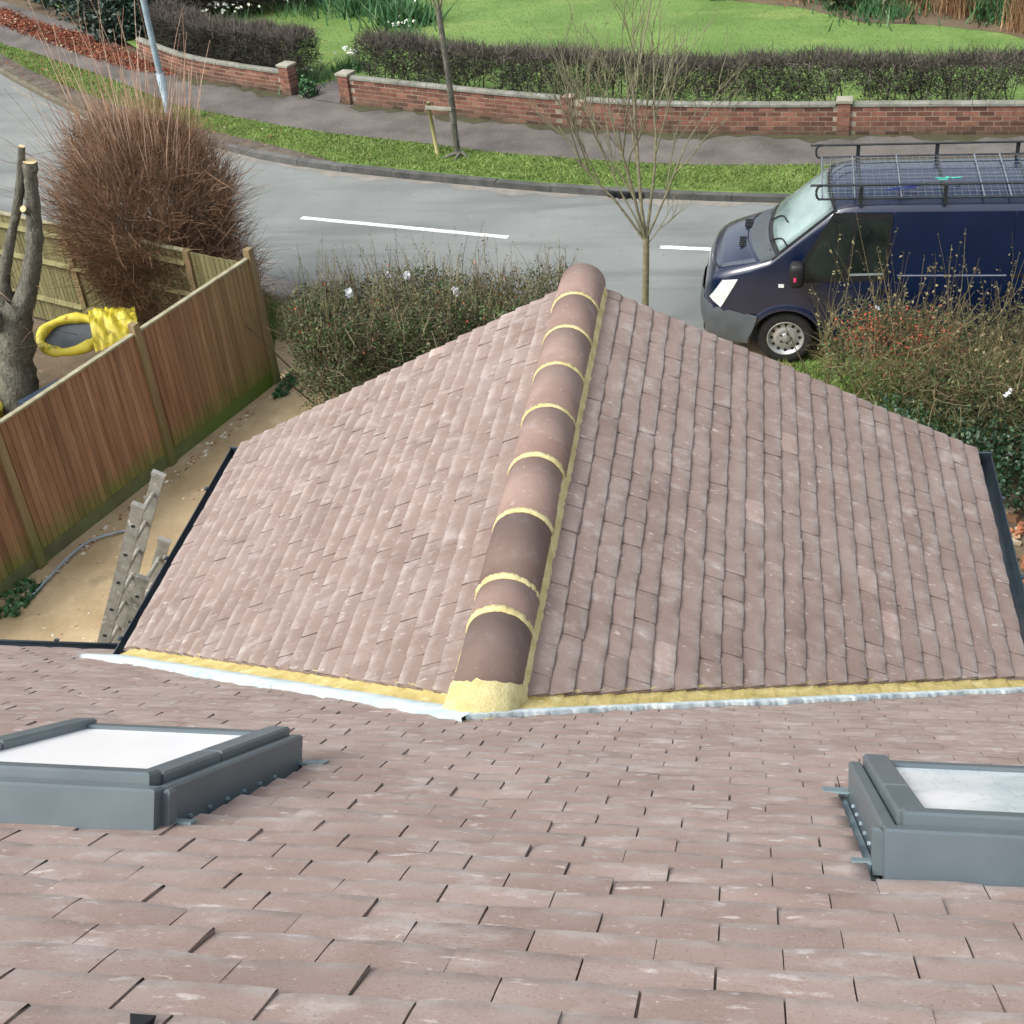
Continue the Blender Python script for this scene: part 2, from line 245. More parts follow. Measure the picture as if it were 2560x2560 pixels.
def tubes(mb, P, Rd, sides=3, mi=0, tint=None, caps=False):
    """N tubes at once: P (N,S,3), Rd (N,S) or scalar."""
    P = np.asarray(P, float); 
    if P.ndim == 2: P = P[None]
    N, S, _ = P.shape; Rd = np.broadcast_to(np.asarray(Rd, float), (N, S))
    T = np.gradient(P, axis=1); T /= np.linalg.norm(T, axis=2, keepdims=True) + 1e-9
    ref = np.where(np.abs(T[..., 2:3]) > 0.9, np.array([1.0, 0, 0]), np.array([0, 0, 1.0]))
    ref = np.broadcast_to(ref[:, :1], T.shape) if S > 1 else ref
    A = np.cross(T, ref); A /= np.linalg.norm(A, axis=2, keepdims=True) + 1e-9; B = np.cross(T, A)
    an = np.arange(sides) * 2 * math.pi / sides
    V = P[:, :, None] + Rd[:, :, None, None] * (np.cos(an)[:, None] * A[:, :, None] + np.sin(an)[:, None] * B[:, :, None])
    i = np.arange(S - 1)[:, None]; k = np.arange(sides)[None]
    f = np.stack([i * sides + k, (i + 1) * sides + k, (i + 1) * sides + (k + 1) % sides, i * sides + (k + 1) % sides], -1).reshape(-1, 4)
    F = (np.arange(N)[:, None, None] * (S * sides) + f).reshape(-1, 4)
    if tint is not None and np.ndim(tint): tint = np.repeat(tint, S * sides)
    groups = [F]
    if caps:
        st = np.arange(N)[:, None] * S * sides; groups.append(st + np.arange(sides)[::-1]); groups.append(st + (S - 1) * sides + np.arange(sides))
    mb.add(V.reshape(-1, 3), tuple(groups), mi, tint); return mb
def unit(v): v = np.asarray(v, float); return v / (np.linalg.norm(v, axis=-1, keepdims=True) + 1e-9)
def twigs(mb, base, d, length, r=0.004, bend=0.25, S=3, tint=None, sides=3, mi=0, droop=0.0):
    N = len(base); d = unit(d); length = np.broadcast_to(np.asarray(length, float), (N,))
    k = unit(rng.normal(size=(N, 3))) * bend; t = np.linspace(0, 1, S)
    P = base[:, None] + length[:, None, None] * (d[:, None] * t[None, :, None] + k[:, None] * (t ** 2)[None, :, None]); P[..., 2] -= droop * length[:, None] * t ** 2
    rr = np.broadcast_to(np.asarray(r, float).reshape(-1, 1), (N, 1)) * np.linspace(1, 0.35, S)[None]
    tubes(mb, P, rr, sides, mi, rng.random(N) if tint is None else tint); return P[:, -1]
def leaves(mb, P, size, nrm=None, tint=None, mi=0, aspect=1.5):
    N = len(P); size = np.broadcast_to(np.asarray(size, float), (N,))
    n = unit(rng.normal(size=(N, 3)) + (np.array([0, 0, .6]) if nrm is None else nrm)); a = unit(np.cross(n, rng.normal(size=(N, 3)))); b = np.cross(n, a)
    s = size[:, None]
    V = np.stack([P - a * s * aspect * .5, P + b * s * .5 + n * s * .12, P + a * s * aspect * .5, P - b * s * .5 + n * s * .12], 1)
    F = np.arange(N * 4).reshape(N, 4)
    mb.add(V.reshape(-1, 3), F, mi, np.repeat(rng.random(N) if tint is None else tint, 4)); return mb
def blades(mb, P, h, w=0.012, lean=0.4, tint=None, mi=0):
    N = len(P); h = np.broadcast_to(np.asarray(h, float), (N,)); a = rng.random(N) * 6.283
    side = np.stack([np.cos(a), np.sin(a), np.zeros(N)], 1) * np.broadcast_to(np.asarray(w, float), (N,))[:, None] * .5
    ln = rng.normal(size=(N, 3)) * lean * h[:, None]; ln[:, 2] = h
    V = np.stack([P - side, P + side, P + ln], 1).reshape(-1, 3)
    mb.add(V, np.arange(N * 3).reshape(N, 3), mi, np.repeat(rng.random(N) if tint is None else tint, 3)); return mb
def inpoly(P, poly):
    poly = np.asarray(poly, float); x, y = P[:, 0], P[:, 1]; r = np.zeros(len(P), bool); j = len(poly) - 1
    for i in range(len(poly)):
        xi, yi = poly[i][:2]; xj, yj = poly[j][:2]
        r ^= ((yi > y) != (yj > y)) & (x < (xj - xi) * (y - yi) / (yj - yi + 1e-12) + xi); j = i
    return r
def scatter(poly, n, z=0.0):
    poly = np.asarray(poly, float); lo, hi = poly[:, :2].min(0), poly[:, :2].max(0); out = []
    got = 0
    while got < n:
        p = lo + rng.random((n * 2, 2)) * (hi - lo); p = p[inpoly(p, poly)]; out.append(p); got += len(p)
    p = np.concatenate(out)[:n]; return np.column_stack([p, np.full(n, z)])
def sheet(name, poly, z, mat, **kw):
    mb = MB(); mb.add([(x, y, z) for x, y in poly], [list(range(len(poly)))]); return mb.build(name, mat, **kw)
def along(poly, ds):
    """Points and tangents at arc lengths ds on a polyline."""
    poly = np.asarray(poly, float); seg = np.diff(poly, axis=0); ln = np.hypot(seg[:, 0], seg[:, 1]); cum = np.concatenate([[0], np.cumsum(ln)])
    ds = np.atleast_1d(ds); i = np.clip(np.searchsorted(cum, ds, 'right') - 1, 0, len(seg) - 1)
    t = (ds - cum[i]) / ln[i]; return poly[i] + seg[i] * t[:, None], seg[i] / ln[i][:, None], cum[-1]
def smoothline(pts, n=80):
    """Catmull-Rom through pts so the kerb and walls bend instead of kinking."""
    p = np.asarray(pts, float); p = np.vstack([2 * p[0] - p[1], p, 2 * p[-1] - p[-2]]); out = []
    m = len(p) - 3
    for t in np.linspace(0, m - 1e-6, n):
        i = int(t); u = t - i; a, b, c, d = p[i:i + 4]
        out.append(.5 * (2 * b + (c - a) * u + (2 * a - 5 * b + 4 * c - d) * u * u + (3 * b - a - 3 * c + d) * u ** 3))
    return np.array(out)
def px_area(P):     # how large a piece shows from the camera: used only to choose which pieces become single objects
    q = P - EYE; d = q @ FWD; return d, 1280 + FPX * (q @ RGT) / d, 1280 - FPX * (q @ UPV) / d

# ================================================================== SETTING: ground, road, verges, paths
sheet('ground', [(-70, -40), (70, -40), (70, 80), (-70, 80)], -0.02, m_earth, kind='structure')
KERB = smoothline([(16, 18.0), (7, 18.35), (3.5, 18.5), (0.64, 18.75), (-2.23, 19.21), (-5.25, 20.04), (-7.58, 20.88), (-9.47, 21.95), (-11.73, 23.15), (-14.3, 25.4), (-17, 28.2), (-24, 36)], 160)
NEAR = smoothline([(16, 14.0), (7, 14.1), (3, 14.2), (0.3, 14.5), (-2, 14.9), (-4.6, 15.45), (-6.75, 16.55), (-8.6, 17.2), (-11.6, 18.5), (-14.3, 20.2), (-24, 28)], 160)
road = sheet('road', list(map(tuple, KERB)) + list(map(tuple, NEAR[::-1])), 0.0, m_asphalt, kind='structure')
def dash(a, b, w=0.10):
    a, b = np.array(a), np.array(b); n = unit(np.array([-(b - a)[1], (b - a)[0]])) * w / 2; k = 24; mb = MB()
    t = np.linspace(0, 1, k)[:, None]; c = a + (b - a) * t
    L_ = c + n * (1 + rng.normal(size=(k, 1)) * .06); R_ = c - n * (1 + rng.normal(size=(k, 1)) * .06)
    V = np.column_stack([np.vstack([L_, R_]), np.full(2 * k, 0.004)])
    mb.add(V, np.array([[i, i + 1, k + i + 1, k + i] for i in range(k - 1)])); mb.build('centre_line', m_paint, road)
dash((-6.68, 18.64), (-3.39, 17.78)); dash((-1.22, 17.36), (2.2, 16.86))
mb = MB()     # worn white edge line on the bend
pp, tt, _ = along(KERB[::-1], np.linspace(14, 19.5, 40)); nn = np.column_stack([tt[:, 1], -tt[:, 0]])
e0 = pp + nn * 0.12; e1 = pp + nn * (0.19 + rng.normal(size=(40, 1)) * .012)
mb.add(np.column_stack([np.vstack([e0, e1]), np.full(80, 0.004)]), np.array([[i, i + 1, 41 + i, 40 + i] for i in range(39)])); mb.build('edge_line', m_grit, road)

VERGE_FAR = smoothline([(16, 19.6), (7, 19.9), (3.5, 20.05), (0.84, 20.2), (-1.34, 20.4), (-3.91, 21.05), (-5.25, 21.57), (-7.59, 22.44), (-9.88, 23.61), (-10.77, 24.16), (-12.91, 26.0), (-15.16, 27.77), (-17.5, 29.8), (-24, 38)], 140) * 0.9886
KB = KERB + np.array([0.03, 0.10])
verge = sheet('grass_verge', list(map(tuple, KB)) + list(map(tuple, VERGE_FAR[::-1])), 0.09, m_turf, kind='structure')
WALLR = smoothline([(-7.38, 23.82), (-5.55, 23.08), (-4.14, 22.53), (-2.82, 22.09), (-1.26, 21.70), (0.74, 21.46), (2.55, 21.3), (4.07, 21.16), (7.5, 20.9)], 120) * 0.9886
WALLL = smoothline([(-8.42, 24.36), (-9.69, 24.97), (-11.06, 25.78), (-12.56, 27.1)], 60) * 0.9886
foot_far = [tuple(p) for p in WALLR[::-1]] + [tuple(p) for p in WALLL] + [(-14.2, 28.9), (-16.3, 30.6), (-18.4, 32.3), (-25, 40)]
sheet('footpath', [tuple(p) for p in VERGE_FAR] + foot_far[::-1], 0.094, m_foot, kind='structure')
mb = MB()     # mossy strip at the foot of the wall, irregular edge
for W, a, b in ((WALLR, 0.3, 13.8), (WALLL, 0.1, 4.9)):
    ds = np.linspace(a, b, 160); p, t, _ = along(W, ds); n = np.column_stack([t[:, 1], -t[:, 0]]) * (-1 if W is WALLL else 1)
    w = 0.16 + 0.10 * np.sin(ds * 3.1) + 0.06 * np.sin(ds * 11 + 1) + rng.normal(size=160) * .025
    w = np.clip(w, .03, .5)
    if W is WALLL: n = -np.abs(n) * np.array([1, 1])
    mb.add(np.column_stack([np.vstack([p, p + n * w[:, None]]), np.full(320, 0.099)]), np.array([[i, i + 1, 161 + i, 160 + i] for i in range(159)]))
mb.build('moss_strip', m_moss, kind='stuff', label='dark green moss along the foot of the brick walls', cat='moss')
soil_edge = [(-6.6, 20.62), (-7.62, 21.30), (-8.90, 22.06), (-10.36, 22.90), (-11.92, 24.05), (-13.33, 25.18), (-14.70, 26.38), (-15.85, 27.55), (-19, 30.8)]
kb2 = [tuple(p + np.array([.02, .11])) for p in KERB if -18.5 < p[0] < -6.3]
sheet('verge_soil', kb2 + soil_edge[::-1], 0.096, m_soil, kind='structure')
lawn_poly = [(24, 21.1), (7.6, 21.15)] + [tuple(p + np.array([0.05, 0.22])) for p in WALLR[::-1]] + [(-7.46, 23.92)] + [(-7.66, 25.0), (-8.16, 24.47)] + [tuple(p + np.array([0.08, 0.25])) for p in WALLL] + [(-14.5, 29.5), (-18, 33), (-24, 44), (24, 44)]
sheet('lawn', lawn_poly, 0.098, m_lawn, kind='structure')
sheet('garden_path', [(-8.28, 23.98), (-7.32, 23.5), (-7.4, 24.0), (-7.62, 25.05), (-8.16, 24.47)], 0.103, m_foot, kind='structure')
near_poly = [(16, 14.2)] + [tuple(p + np.array([0, .2])) for p in NEAR] + [(-24, 26), (-12.5, 17), (-5.6, 13.8), (-4.6, 12.6), (16, 12.6)]
sheet('near_verge', near_poly, -0.006, m_turf, kind='structure')
sheet('sandy_path', [(-4.2, 4.0), (-8.3, 4.0), (-7.25, 9.4), (-5.62, 13.6), (-6.0, 15.0), (-6.25, 15.85), (-4.4, 15.0), (-4.9, 13.6), (-3.0, 11.5), (-3.0, 4.0)], 0.006, m_sand, kind='structure')
sheet('driveway', [(-1.9, 8.0), (0.9, 8.0), (1.9, 10.5), (0.75, 13.2), (0.3, 14.6), (-2.0, 15.05), (-2.0, 12)], 0.008, m_sand, kind='structure')

mb = MB(); ds = np.linspace(6, 30, 260); p, t, _ = along(KERB, ds); nn = np.column_stack([t[:, 1], -t[:, 0]]); nn = np.where(nn[:, 1:] > 0, -nn, nn)
w = .14 + .07 * np.sin(ds * 2.3) + .05 * np.sin(ds * 7.7 + 1) + rng.normal(size=260) * .02
mb.add(np.column_stack([np.vstack([p, p + nn * np.clip(w, .03, .4)[:, None]]), np.full(520, .003)]), np.array([[i, i + 1, 261 + i, 260 + i] for i in range(259)])); mb.build('road_grit', m_grit, kind='stuff', label='thin line of pale grit and dust lying along the far kerb', cat='grit')
# kerb stones, each its own piece
kerb = MB(); pk, tk, LK = along(KERB, np.arange(0, 48, 0.25)); V = []
inner = pk; outer = pk + np.column_stack([-tk[:, 1], tk[:, 0]]) * -0.12
k = len(pk); V = np.vstack([np.column_stack([inner, np.full(k, -.01)]), np.column_stack([inner, np.full(k, .078)]), np.column_stack([outer, np.full(k, .078)])])
kerb.add(V, np.array([[i, i + 1, k + i + 1, k + i] for i in range(k - 1)] + [[k + i, k + i + 1, 2 * k + i + 1, 2 * k + i] for i in range(k - 1)]))
kerb_o = kerb.build('kerb', m_joint, kind='structure')
s = 9.0
while s < 29:
    p, t, _ = along(KERB, [s + .455]); 
    if not (17.55 < s < 17.7):
        nrm = np.array([-t[0][1], t[0][0]]) * -1
        c = p[0] + nrm * 0.058; a = math.atan2(t[0][1], t[0][0])
        mb = MB(); h = 0.10 + random.uniform(-.008, .008); V = boxv((c[0], c[1], h / 2), (0.905, 0.128, h), rotz(a + random.uniform(-.006, .006)))
        V[4:, :2] += 0; mb.add(V, BOXF, 0, 1.0 + random.uniform(-.25, .3)); mb.build('kerb_stone', m_kerb, kerb_o)
    s += 0.915
# gully inlet in the kerb
mb = MB(); box(mb, (-1.82, 19.16, 0.052), (0.52, 0.16, 0.075), rotz(-.16)); 
for q in range(5): box(mb, (-2.02 + q * .1, 19.075 - q * .016, 0.05), (0.03, 0.02, 0.085), rotz(-.16))
mb.build('gully_inlet', m_vblack, kerb_o)

# ================================================================== HOUSE
XC, HS, ZE, TG, YV = -1.0644, 2.5074, 2.7986, 0.4974, 7.955     # gable: centre, half span, eave height, pitch, verge
Z0, Y0, TM = 2.517, 5.952, 0.7618                                # main roof: eave height, eave line, pitch
ZA = ZE + HS * TG; PG = math.atan(TG); PM = math.atan(TM)
def zg(x): return ZA - abs(x - XC) * TG
def zm(y): return Z0 + (Y0 - y) * TM
def yval(x): return Y0 - (zg(x) - Z0) / TM
house = thing('house', (-1, 3, 0), 'house with brown tiled main roof, gabled front roof, two skylights and black gutters', 'house')
mb = MB(); box(mb, (-1.2, 1.2, 1.2), (9.4, 9.0, 2.45)); mb.build('main_wall', m_render, house)
mb = MB()
xl, xr, yb, yf, zt = XC - HS + .25, XC + HS - .25, 5.0, YV - .12, ZE - .12
mb.add([(xl, yb, 0), (xr, yb, 0), (xr, yf, 0), (xl, yf, 0), (xl, yb, zt), (xr, yb, zt), (xr, yf, zt), (xl, yf, zt), (XC, yf, zg(XC) - .14), (XC, yb, zg(XC) - .14)],
       [[0, 1, 5, 4], [1, 2, 6, 5], [3, 7, 6, 2], [0, 4, 7, 3], [7, 8, 6], [4, 5, 9]]); mb.build('gable_wall', m_render, house)
# decks
def slabv(q, th):      # quad -> slab downward
    q = np.asarray(q, float); return np.vstack([q - np.array([0, 0, th]), q])
mb = MB(); mb.add(slabv([(-7, Y0 - .02, zm(Y0 - .02) - .01), (6, Y0 - .02, zm(Y0 - .02) - .01), (6, 0, zm(0) - .01), (-7, 0, zm(0) - .01)], .1), BOXF)
mb.add(slabv([(-7, 0, zm(0) - .01), (6, 0, zm(0) - .01), (6, -4.5, zm(0) - 3.4), (-7, -4.5, zm(0) - 3.4)], .1), BOXF)
main_roof = mb.build('main_roof', m_felt, house)
mb = MB()
for sg in (-1, 1):
    xe = XC + sg * (HS - .03); q = [(xe, yval(xe) - .1, zg(xe) - .02), (xe, YV - .03, zg(xe) - .02), (XC, YV - .03, zg(XC) - .02), (XC, yval(XC) - .1, zg(XC) - .02)]
    mb.add(slabv(q, .1), BOXF)
gable_roof = mb.build('gable_roof', m_felt, house)

# ---- plain tiles: nu x nv top grid with a rolled lower edge and side skirts
UG = np.array([-.5, -.27, 0, .27, .5]); NU = 5
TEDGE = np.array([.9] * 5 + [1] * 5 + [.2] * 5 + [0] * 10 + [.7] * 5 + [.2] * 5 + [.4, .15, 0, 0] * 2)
def tile_geo(w, Lt, t, camber=.0040):
    """Cambered plain tile: smooth rolled top on its own vertices, square front and side edges below it."""
    camber *= rng.uniform(.4, 1.5); tw = rng.normal() * .0016; jn, je = rng.normal(size=25) * .0006, rng.normal(size=5) * .0012
    top = []
    for j, vv in enumerate((0.0, 0.009, .05, Lt * .55, Lt)):
        for q, u in enumerate(UG):
            n = t - (0.0045 if j == 0 else 0) + camber * (1 - (2 * vv / Lt - 1) ** 2) - camber * .8 * (2 * u) ** 2 + tw * 2 * u * (1 - vv / Lt)
            top.append((u * w, vv + (0.003 if j == 0 else 0) + (je[q] if j < 2 else 0), n + jn[j * 5 + q]))
    F = [[j * 5 + i, j * 5 + i + 1, (j + 1) * 5 + i + 1, (j + 1) * 5 + i] for j in range(4) for i in range(4)]
    V = top + top[:5] + [(x, y + .001, -.004) for x, y, z in top[:5]]
    F += [[30 + i, 31 + i, 26 + i, 25 + i] for i in range(4)]
    k = len(V)
    for q, sgn in ((0, 1), (4, -1)):
        V += [top[q], top[10 + q], top[20 + q], (UG[q] * w, Lt, -.004)]; f = [k, k + 1, k + 2, k + 3]; F.append(f if sgn > 0 else f[::-1]); F.append([k, k + 3, 30 + q] if sgn > 0 else [30 + q, k + 3, k]); k += 4
    return np.array(V), F
def tile_frame(o, u, v, n):
    m = np.eye(4); m[:3, 0], m[:3, 1], m[:3, 2], m[:3, 3] = u, v, n, o; return m
# skylight footprints on the main roof: x0, x1, y0 (upslope end), y1
SKY = [(-2.09, -1.32, 1.955, 2.78), (0.290, 1.07, 1.945, 2.74)]
pieces = []          # (roof id, local frame, tint, clip?)
TW, GM = 0.2085, 0.1359
TH = 0.0155
um, vm, nm = np.array([1, 0, 0.]), np.array([0, -math.cos(PM), math.sin(PM)]), np.array([0, math.sin(PM), math.cos(PM)])
E0 = np.array([0, Y0 + .05, zm(Y0 + .05)])
row = 0
rowoff = {}
for k in range(0, 57):
    off = (0.5 if k % 2 else 0.0) * TW - 0.04 + random.uniform(-.006, .006)
    for c in range(-30, 18):
        x = off + c * TW; v = k * GM; y = E0[1] - v * math.cos(PM)
        if x < -5.9 or x > 2.4 or y < .05: continue
        ymid = y - .5 * GM * math.cos(PM)
        if abs(x - XC) < HS + .05 and ymid > yval(np.clip(x, XC - HS, XC + HS)) + .13: continue
        hit = None
        for (a, b, y0, y1) in SKY:
            if a - .16 < x < b + .16 and y0 - .0 < ymid < y1 + .1: hit = (a, b)
        du, dv, lift = random.gauss(0, .0011), random.gauss(0, .0028), abs(random.gauss(0, .0011))
        ang = random.gauss(0, .003); tl = math.atan(TH / GM) * -1 + random.gauss(0, .007); rl = random.gauss(0, .009)
        f = tile_frame(E0 + um * (x + du) + vm * (v + dv) + nm * (TH * 1.35 + lift), um, vm, nm)
        Rr = np.eye(4); Rr[:3, :3] = rotz(ang) @ rotx(tl) @ roty(rl)
        tn = 1.11 + random.gauss(0, .035) + (random.choice([.14, -.12]) if random.random() < .06 else 0)
        pieces.append(('m', f @ Rr, tn, hit))
NG = 25; GG = HS / math.cos(PG) / NG * 1.0
for sg in (-1, 1):
    ug = np.array([0, 1.0, 0]) * sg * -1; vg = np.array([-sg * math.cos(PG), 0, math.sin(PG)]); ng = np.array([sg * math.sin(PG), 0, math.cos(PG)])
    ug = np.cross(vg, ng)
    E = np.array([XC + sg * (HS + .04), 0, ZE - .04 * TG])
    for k in range(NG):
        v = k * GG; xx = E[0] - sg * v * math.cos(PG); xm = xx - sg * .5 * GG
        ylo = yval(np.clip(xm, XC - HS, XC + HS)) + .10
        y = YV - .0 - TW * (.5 if k % 2 else 1.0) * .5
        first = True
        while y > ylo - .6 * TW:
            w = TW * (.5 if (k % 2 and first) else 1.0); yc = (YV + random.uniform(-.006, .006) - w / 2) if first else y
            du, dv, lift = random.gauss(0, .0012), random.gauss(0, .0022), abs(random.gauss(0, .0012))
            tl = -math.atan(.0160 / GG) + random.gauss(0, .008)
            f = tile_frame(E + np.array([0, 1, 0]) * (yc + du) + vg * (v + dv) + ng * (.0160 * 1.35 + lift), ug, vg, ng)
            Rr = np.eye(4); Rr[:3, :3] = rotz(random.gauss(0, .005)) @ rotx(tl) @ roty(random.gauss(0, .007 if sg > 0 else .003))
            clip = yc - w / 2 < yval(xm + sg * GG) + .17
            tn = (1 + random.gauss(0, .035)) * .88
            if random.random() < .008: tn *= 1.35
            pieces.append(('g' if sg > 0 else 'h', f @ Rr, tn, ('half' if w < TW else None, clip)))
            y = yc - w / 2 - TW / 2; first = False
for rid in 'mgh': pass
gaugeL = {'m': GM * 1.75, 'g': GG * 1.75, 'h': GG * 1.75}
# rank whole tiles by how large they show; the largest 300 become single objects, the rest join one mesh per roof
rank = []
for i, (rid, f, tn, ex) in enumerate(pieces):
    g = GM if rid == 'm' else GG
    if (rid == 'm' and ex) or (rid != 'm' and (ex[0] or ex[1])): continue
    cor = np.array([(f @ np.array([a, b, .015, 1]))[:3] for a, b in ((-TW / 2, 0), (TW / 2, 0), (TW / 2, g), (-TW / 2, g))])
    d, X, Y = px_area(cor); 
    if (d < .3).any() or X.max() < 30 or X.min() > 2530 or Y.min() > 2540: continue
    ar = abs(sum(X[q] * Y[(q + 1) % 4] - X[(q + 1) % 4] * Y[q] for q in range(4))) / 2
    if abs(f[0, 3] - XC) < .24 and rid != 'm': continue
    if rid == 'm':      # hidden behind a skylight or under the mortar
        if any(a - .25 < f[0, 3] < b + .25 and y1 - .1 < f[1, 3] < y1 + .55 for a, b, y0, y1 in SKY): continue
    rank.append((ar, i))
single = set(i for _, i in sorted(rank, reverse=True)[:300])
tmesh = {}
for rid, g, t in (('m', GM, TH), ('g', GG, .0160)):
    tmesh[rid] = []
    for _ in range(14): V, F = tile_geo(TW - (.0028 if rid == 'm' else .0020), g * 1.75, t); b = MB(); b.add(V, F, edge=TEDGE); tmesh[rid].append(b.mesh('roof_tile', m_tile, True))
tmesh['h'] = tmesh['g']
rest = {'m': MB(), 'g': MB(), 'h': MB()}
for i, (rid, f, tn, ex) in enumerate(pieces):
    if i in single:
        o = link('roof_tile', tmesh[rid][i % 14], main_roof if rid == 'm' else gable_roof, Matrix(f.tolist())); o.color = (tn / 2, 0, 0, 1); continue
    half = rid != 'm' and ex[0]
    V, F = tile_geo((TW if not half else TW / 2) - (.0028 if rid == 'm' else .0020), gaugeL[rid], TH if rid == 'm' else .0160)
    Wd = (np.column_stack([V, np.ones(len(V))]) @ f.T)[:, :3]
    if rid == 'm' and ex:          # cut to fit against the skylight
        a, b = ex
        if a < f[0, 3] < b: 
            if f[0, 3] - a < .1: Wd[:, 0] = np.minimum(Wd[:, 0], a - .03)
            elif b - f[0, 3] < .1: Wd[:, 0] = np.maximum(Wd[:, 0], b + .03)
            else: continue
        elif f[0, 3] <= a: Wd[:, 0] = np.minimum(Wd[:, 0], a - .03)
        else: Wd[:, 0] = np.maximum(Wd[:, 0], b + .03)
        if np.ptp(Wd[:, 0]) < .02: continue
    if rid != 'm':                 # cut on the skew along the abutment
        lim = np.array([yval(np.clip(x, XC - HS, XC + HS)) + .105 for x in Wd[:, 0]])
        if (Wd[:, 1] < lim).all(): continue
        Wd[:, 1] = np.maximum(Wd[:, 1], lim)
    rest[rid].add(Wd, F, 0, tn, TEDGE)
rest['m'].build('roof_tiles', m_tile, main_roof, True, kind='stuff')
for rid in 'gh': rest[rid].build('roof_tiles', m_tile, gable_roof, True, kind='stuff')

# ---- ridge: half round tiles, mortar joints, bedding and the mortar plug at the near end
RY = [7.985, 7.555, 7.12, 6.68, 6.22, 5.74, 5.25, 4.74, 4.51, 3.99]
RZ, RRAD = 4.025, 0.145
def arc_shell(mb, y0, y1, r0, r1, th, a0=-100, a1=100, n=20, mi=0, tint=None, jit=0, axis_dx=(0, 0)):
    an = np.radians(np.linspace(a0, a1, n)); V = []
    for (y, r, dx) in ((y0, r0, axis_dx[0]), (y1, r1, axis_dx[1])):
        for rr in (r, r - th):
            j = rng.normal(size=n) * jit
            V.append(np.column_stack([XC + dx + (rr + j) * np.sin(an), np.full(n, y) + rng.normal(size=n) * jit, RZ + (rr + j) * np.cos(an)]))
    V = np.vstack(V); F = []
    for i in range(n - 1):
        o0, i0, o1, i1 = i, n + i, 2 * n + i, 3 * n + i
        F += [[o0, o1, o1 + 1, o0 + 1], [i0, i0 + 1, i1 + 1, i1], [o0, o0 + 1, i0 + 1, i0], [o1, i1, i1 + 1, o1 + 1]]
    F += [[0, n, 3 * n, 2 * n], [n - 1, 3 * n - 1, 4 * n - 1, 2 * n - 1][::-1] if False else [n - 1, 3 * n - 1, 4 * n - 1, 2 * n - 1]]
    mb.add(V, F, mi, tint); return mb
for q in range(9):
    mb = MB(); dk = {6: .62, 8: .60, 7: .9}.get(q, 1.0 + random.uniform(-.05, .05))
    arc_shell(mb, RY[q] - .008, RY[q + 1] + .008, RRAD + random.uniform(-.002, .002), RRAD + .003, .016, n=26, tint=dk, axis_dx=(random.uniform(-.004, .004), random.uniform(-.004, .004)))
    mb.build('ridge_tile', m_ridge, gable_roof, True)
for q in range(1, 9):
    mb = MB(); w = .011 + .002 * q * .5; n = 40
    arc_shell(mb, RY[q] + w, RY[q] - w, RRAD + .006, RRAD + .004, .02, -96, 96, n, jit=.0016); mb.build('mortar_joint', m_mortar, gable_roof, True)
for sg in (1, -1):
    mb = MB(); ys = np.linspace(7.93, 4.0, 160); w = (.022 if sg > 0 else .012) + rng.normal(size=160) * .0022 + (0 if sg > 0 else .008 * np.sin(ys * 9))
    xi = XC + sg * (RRAD - .008); xo = XC + sg * (RRAD + np.clip(w, .003, .06)); hz = .045 if sg > 0 else .03
    V = np.vstack([np.column_stack([np.full(160, xi), ys, zg(xi) + hz + .03 + rng.normal(size=160) * .003]), np.column_stack([xo, ys, np.array([zg(x) for x in xo]) + hz * .75 + rng.normal(size=160) * .002]), np.column_stack([xo + sg * .004, ys, np.array([zg(x) for x in xo])])])
    mb.add(V, np.array([[i, i + 1, 160 + i + 1, 160 + i] for i in range(159)] + [[160 + i, 160 + i + 1, 320 + i + 1, 320 + i] for i in range(159)])); mb.build('mortar_bedding', m_mortar, gable_roof, True)
mb = MB(); n = 30; an = np.radians(np.linspace(-112, 112, n)); rows = []
yb0 = yval(XC) + .075
for (yy, rs, fl) in ((4.045, 1.05, 0), (3.985, 1.075, 0.0), (3.90, 1.06, .34), (3.79, 1.10, .74), (yb0 - .30, 1.02, 1.0)):
    x = XC + RRAD * rs * np.sin(an) * (1 + .12 * fl); z = RZ + RRAD * rs * np.cos(an)
    zb = zm(yy) + .03; z = z * (1 - fl) + (zb + .012 * np.cos(an)) * fl
    rows.append(np.column_stack([x + rng.normal(size=n) * .0018, yy + rng.normal(size=n) * .005 + (.14, .09, 0, 0, 0)[len(rows)] * np.clip(1 - np.cos(an), 0, 1.1), z + rng.normal(size=n) * .0018]))
V = np.vstack(rows); F = [[r * n + i, (r + 1) * n + i, (r + 1) * n + i + 1, r * n + i + 1] for r in range(4) for i in range(n - 1)]
mb.add(V, F); mb.build('mortar_plug', m_mortar, gable_roof, True)
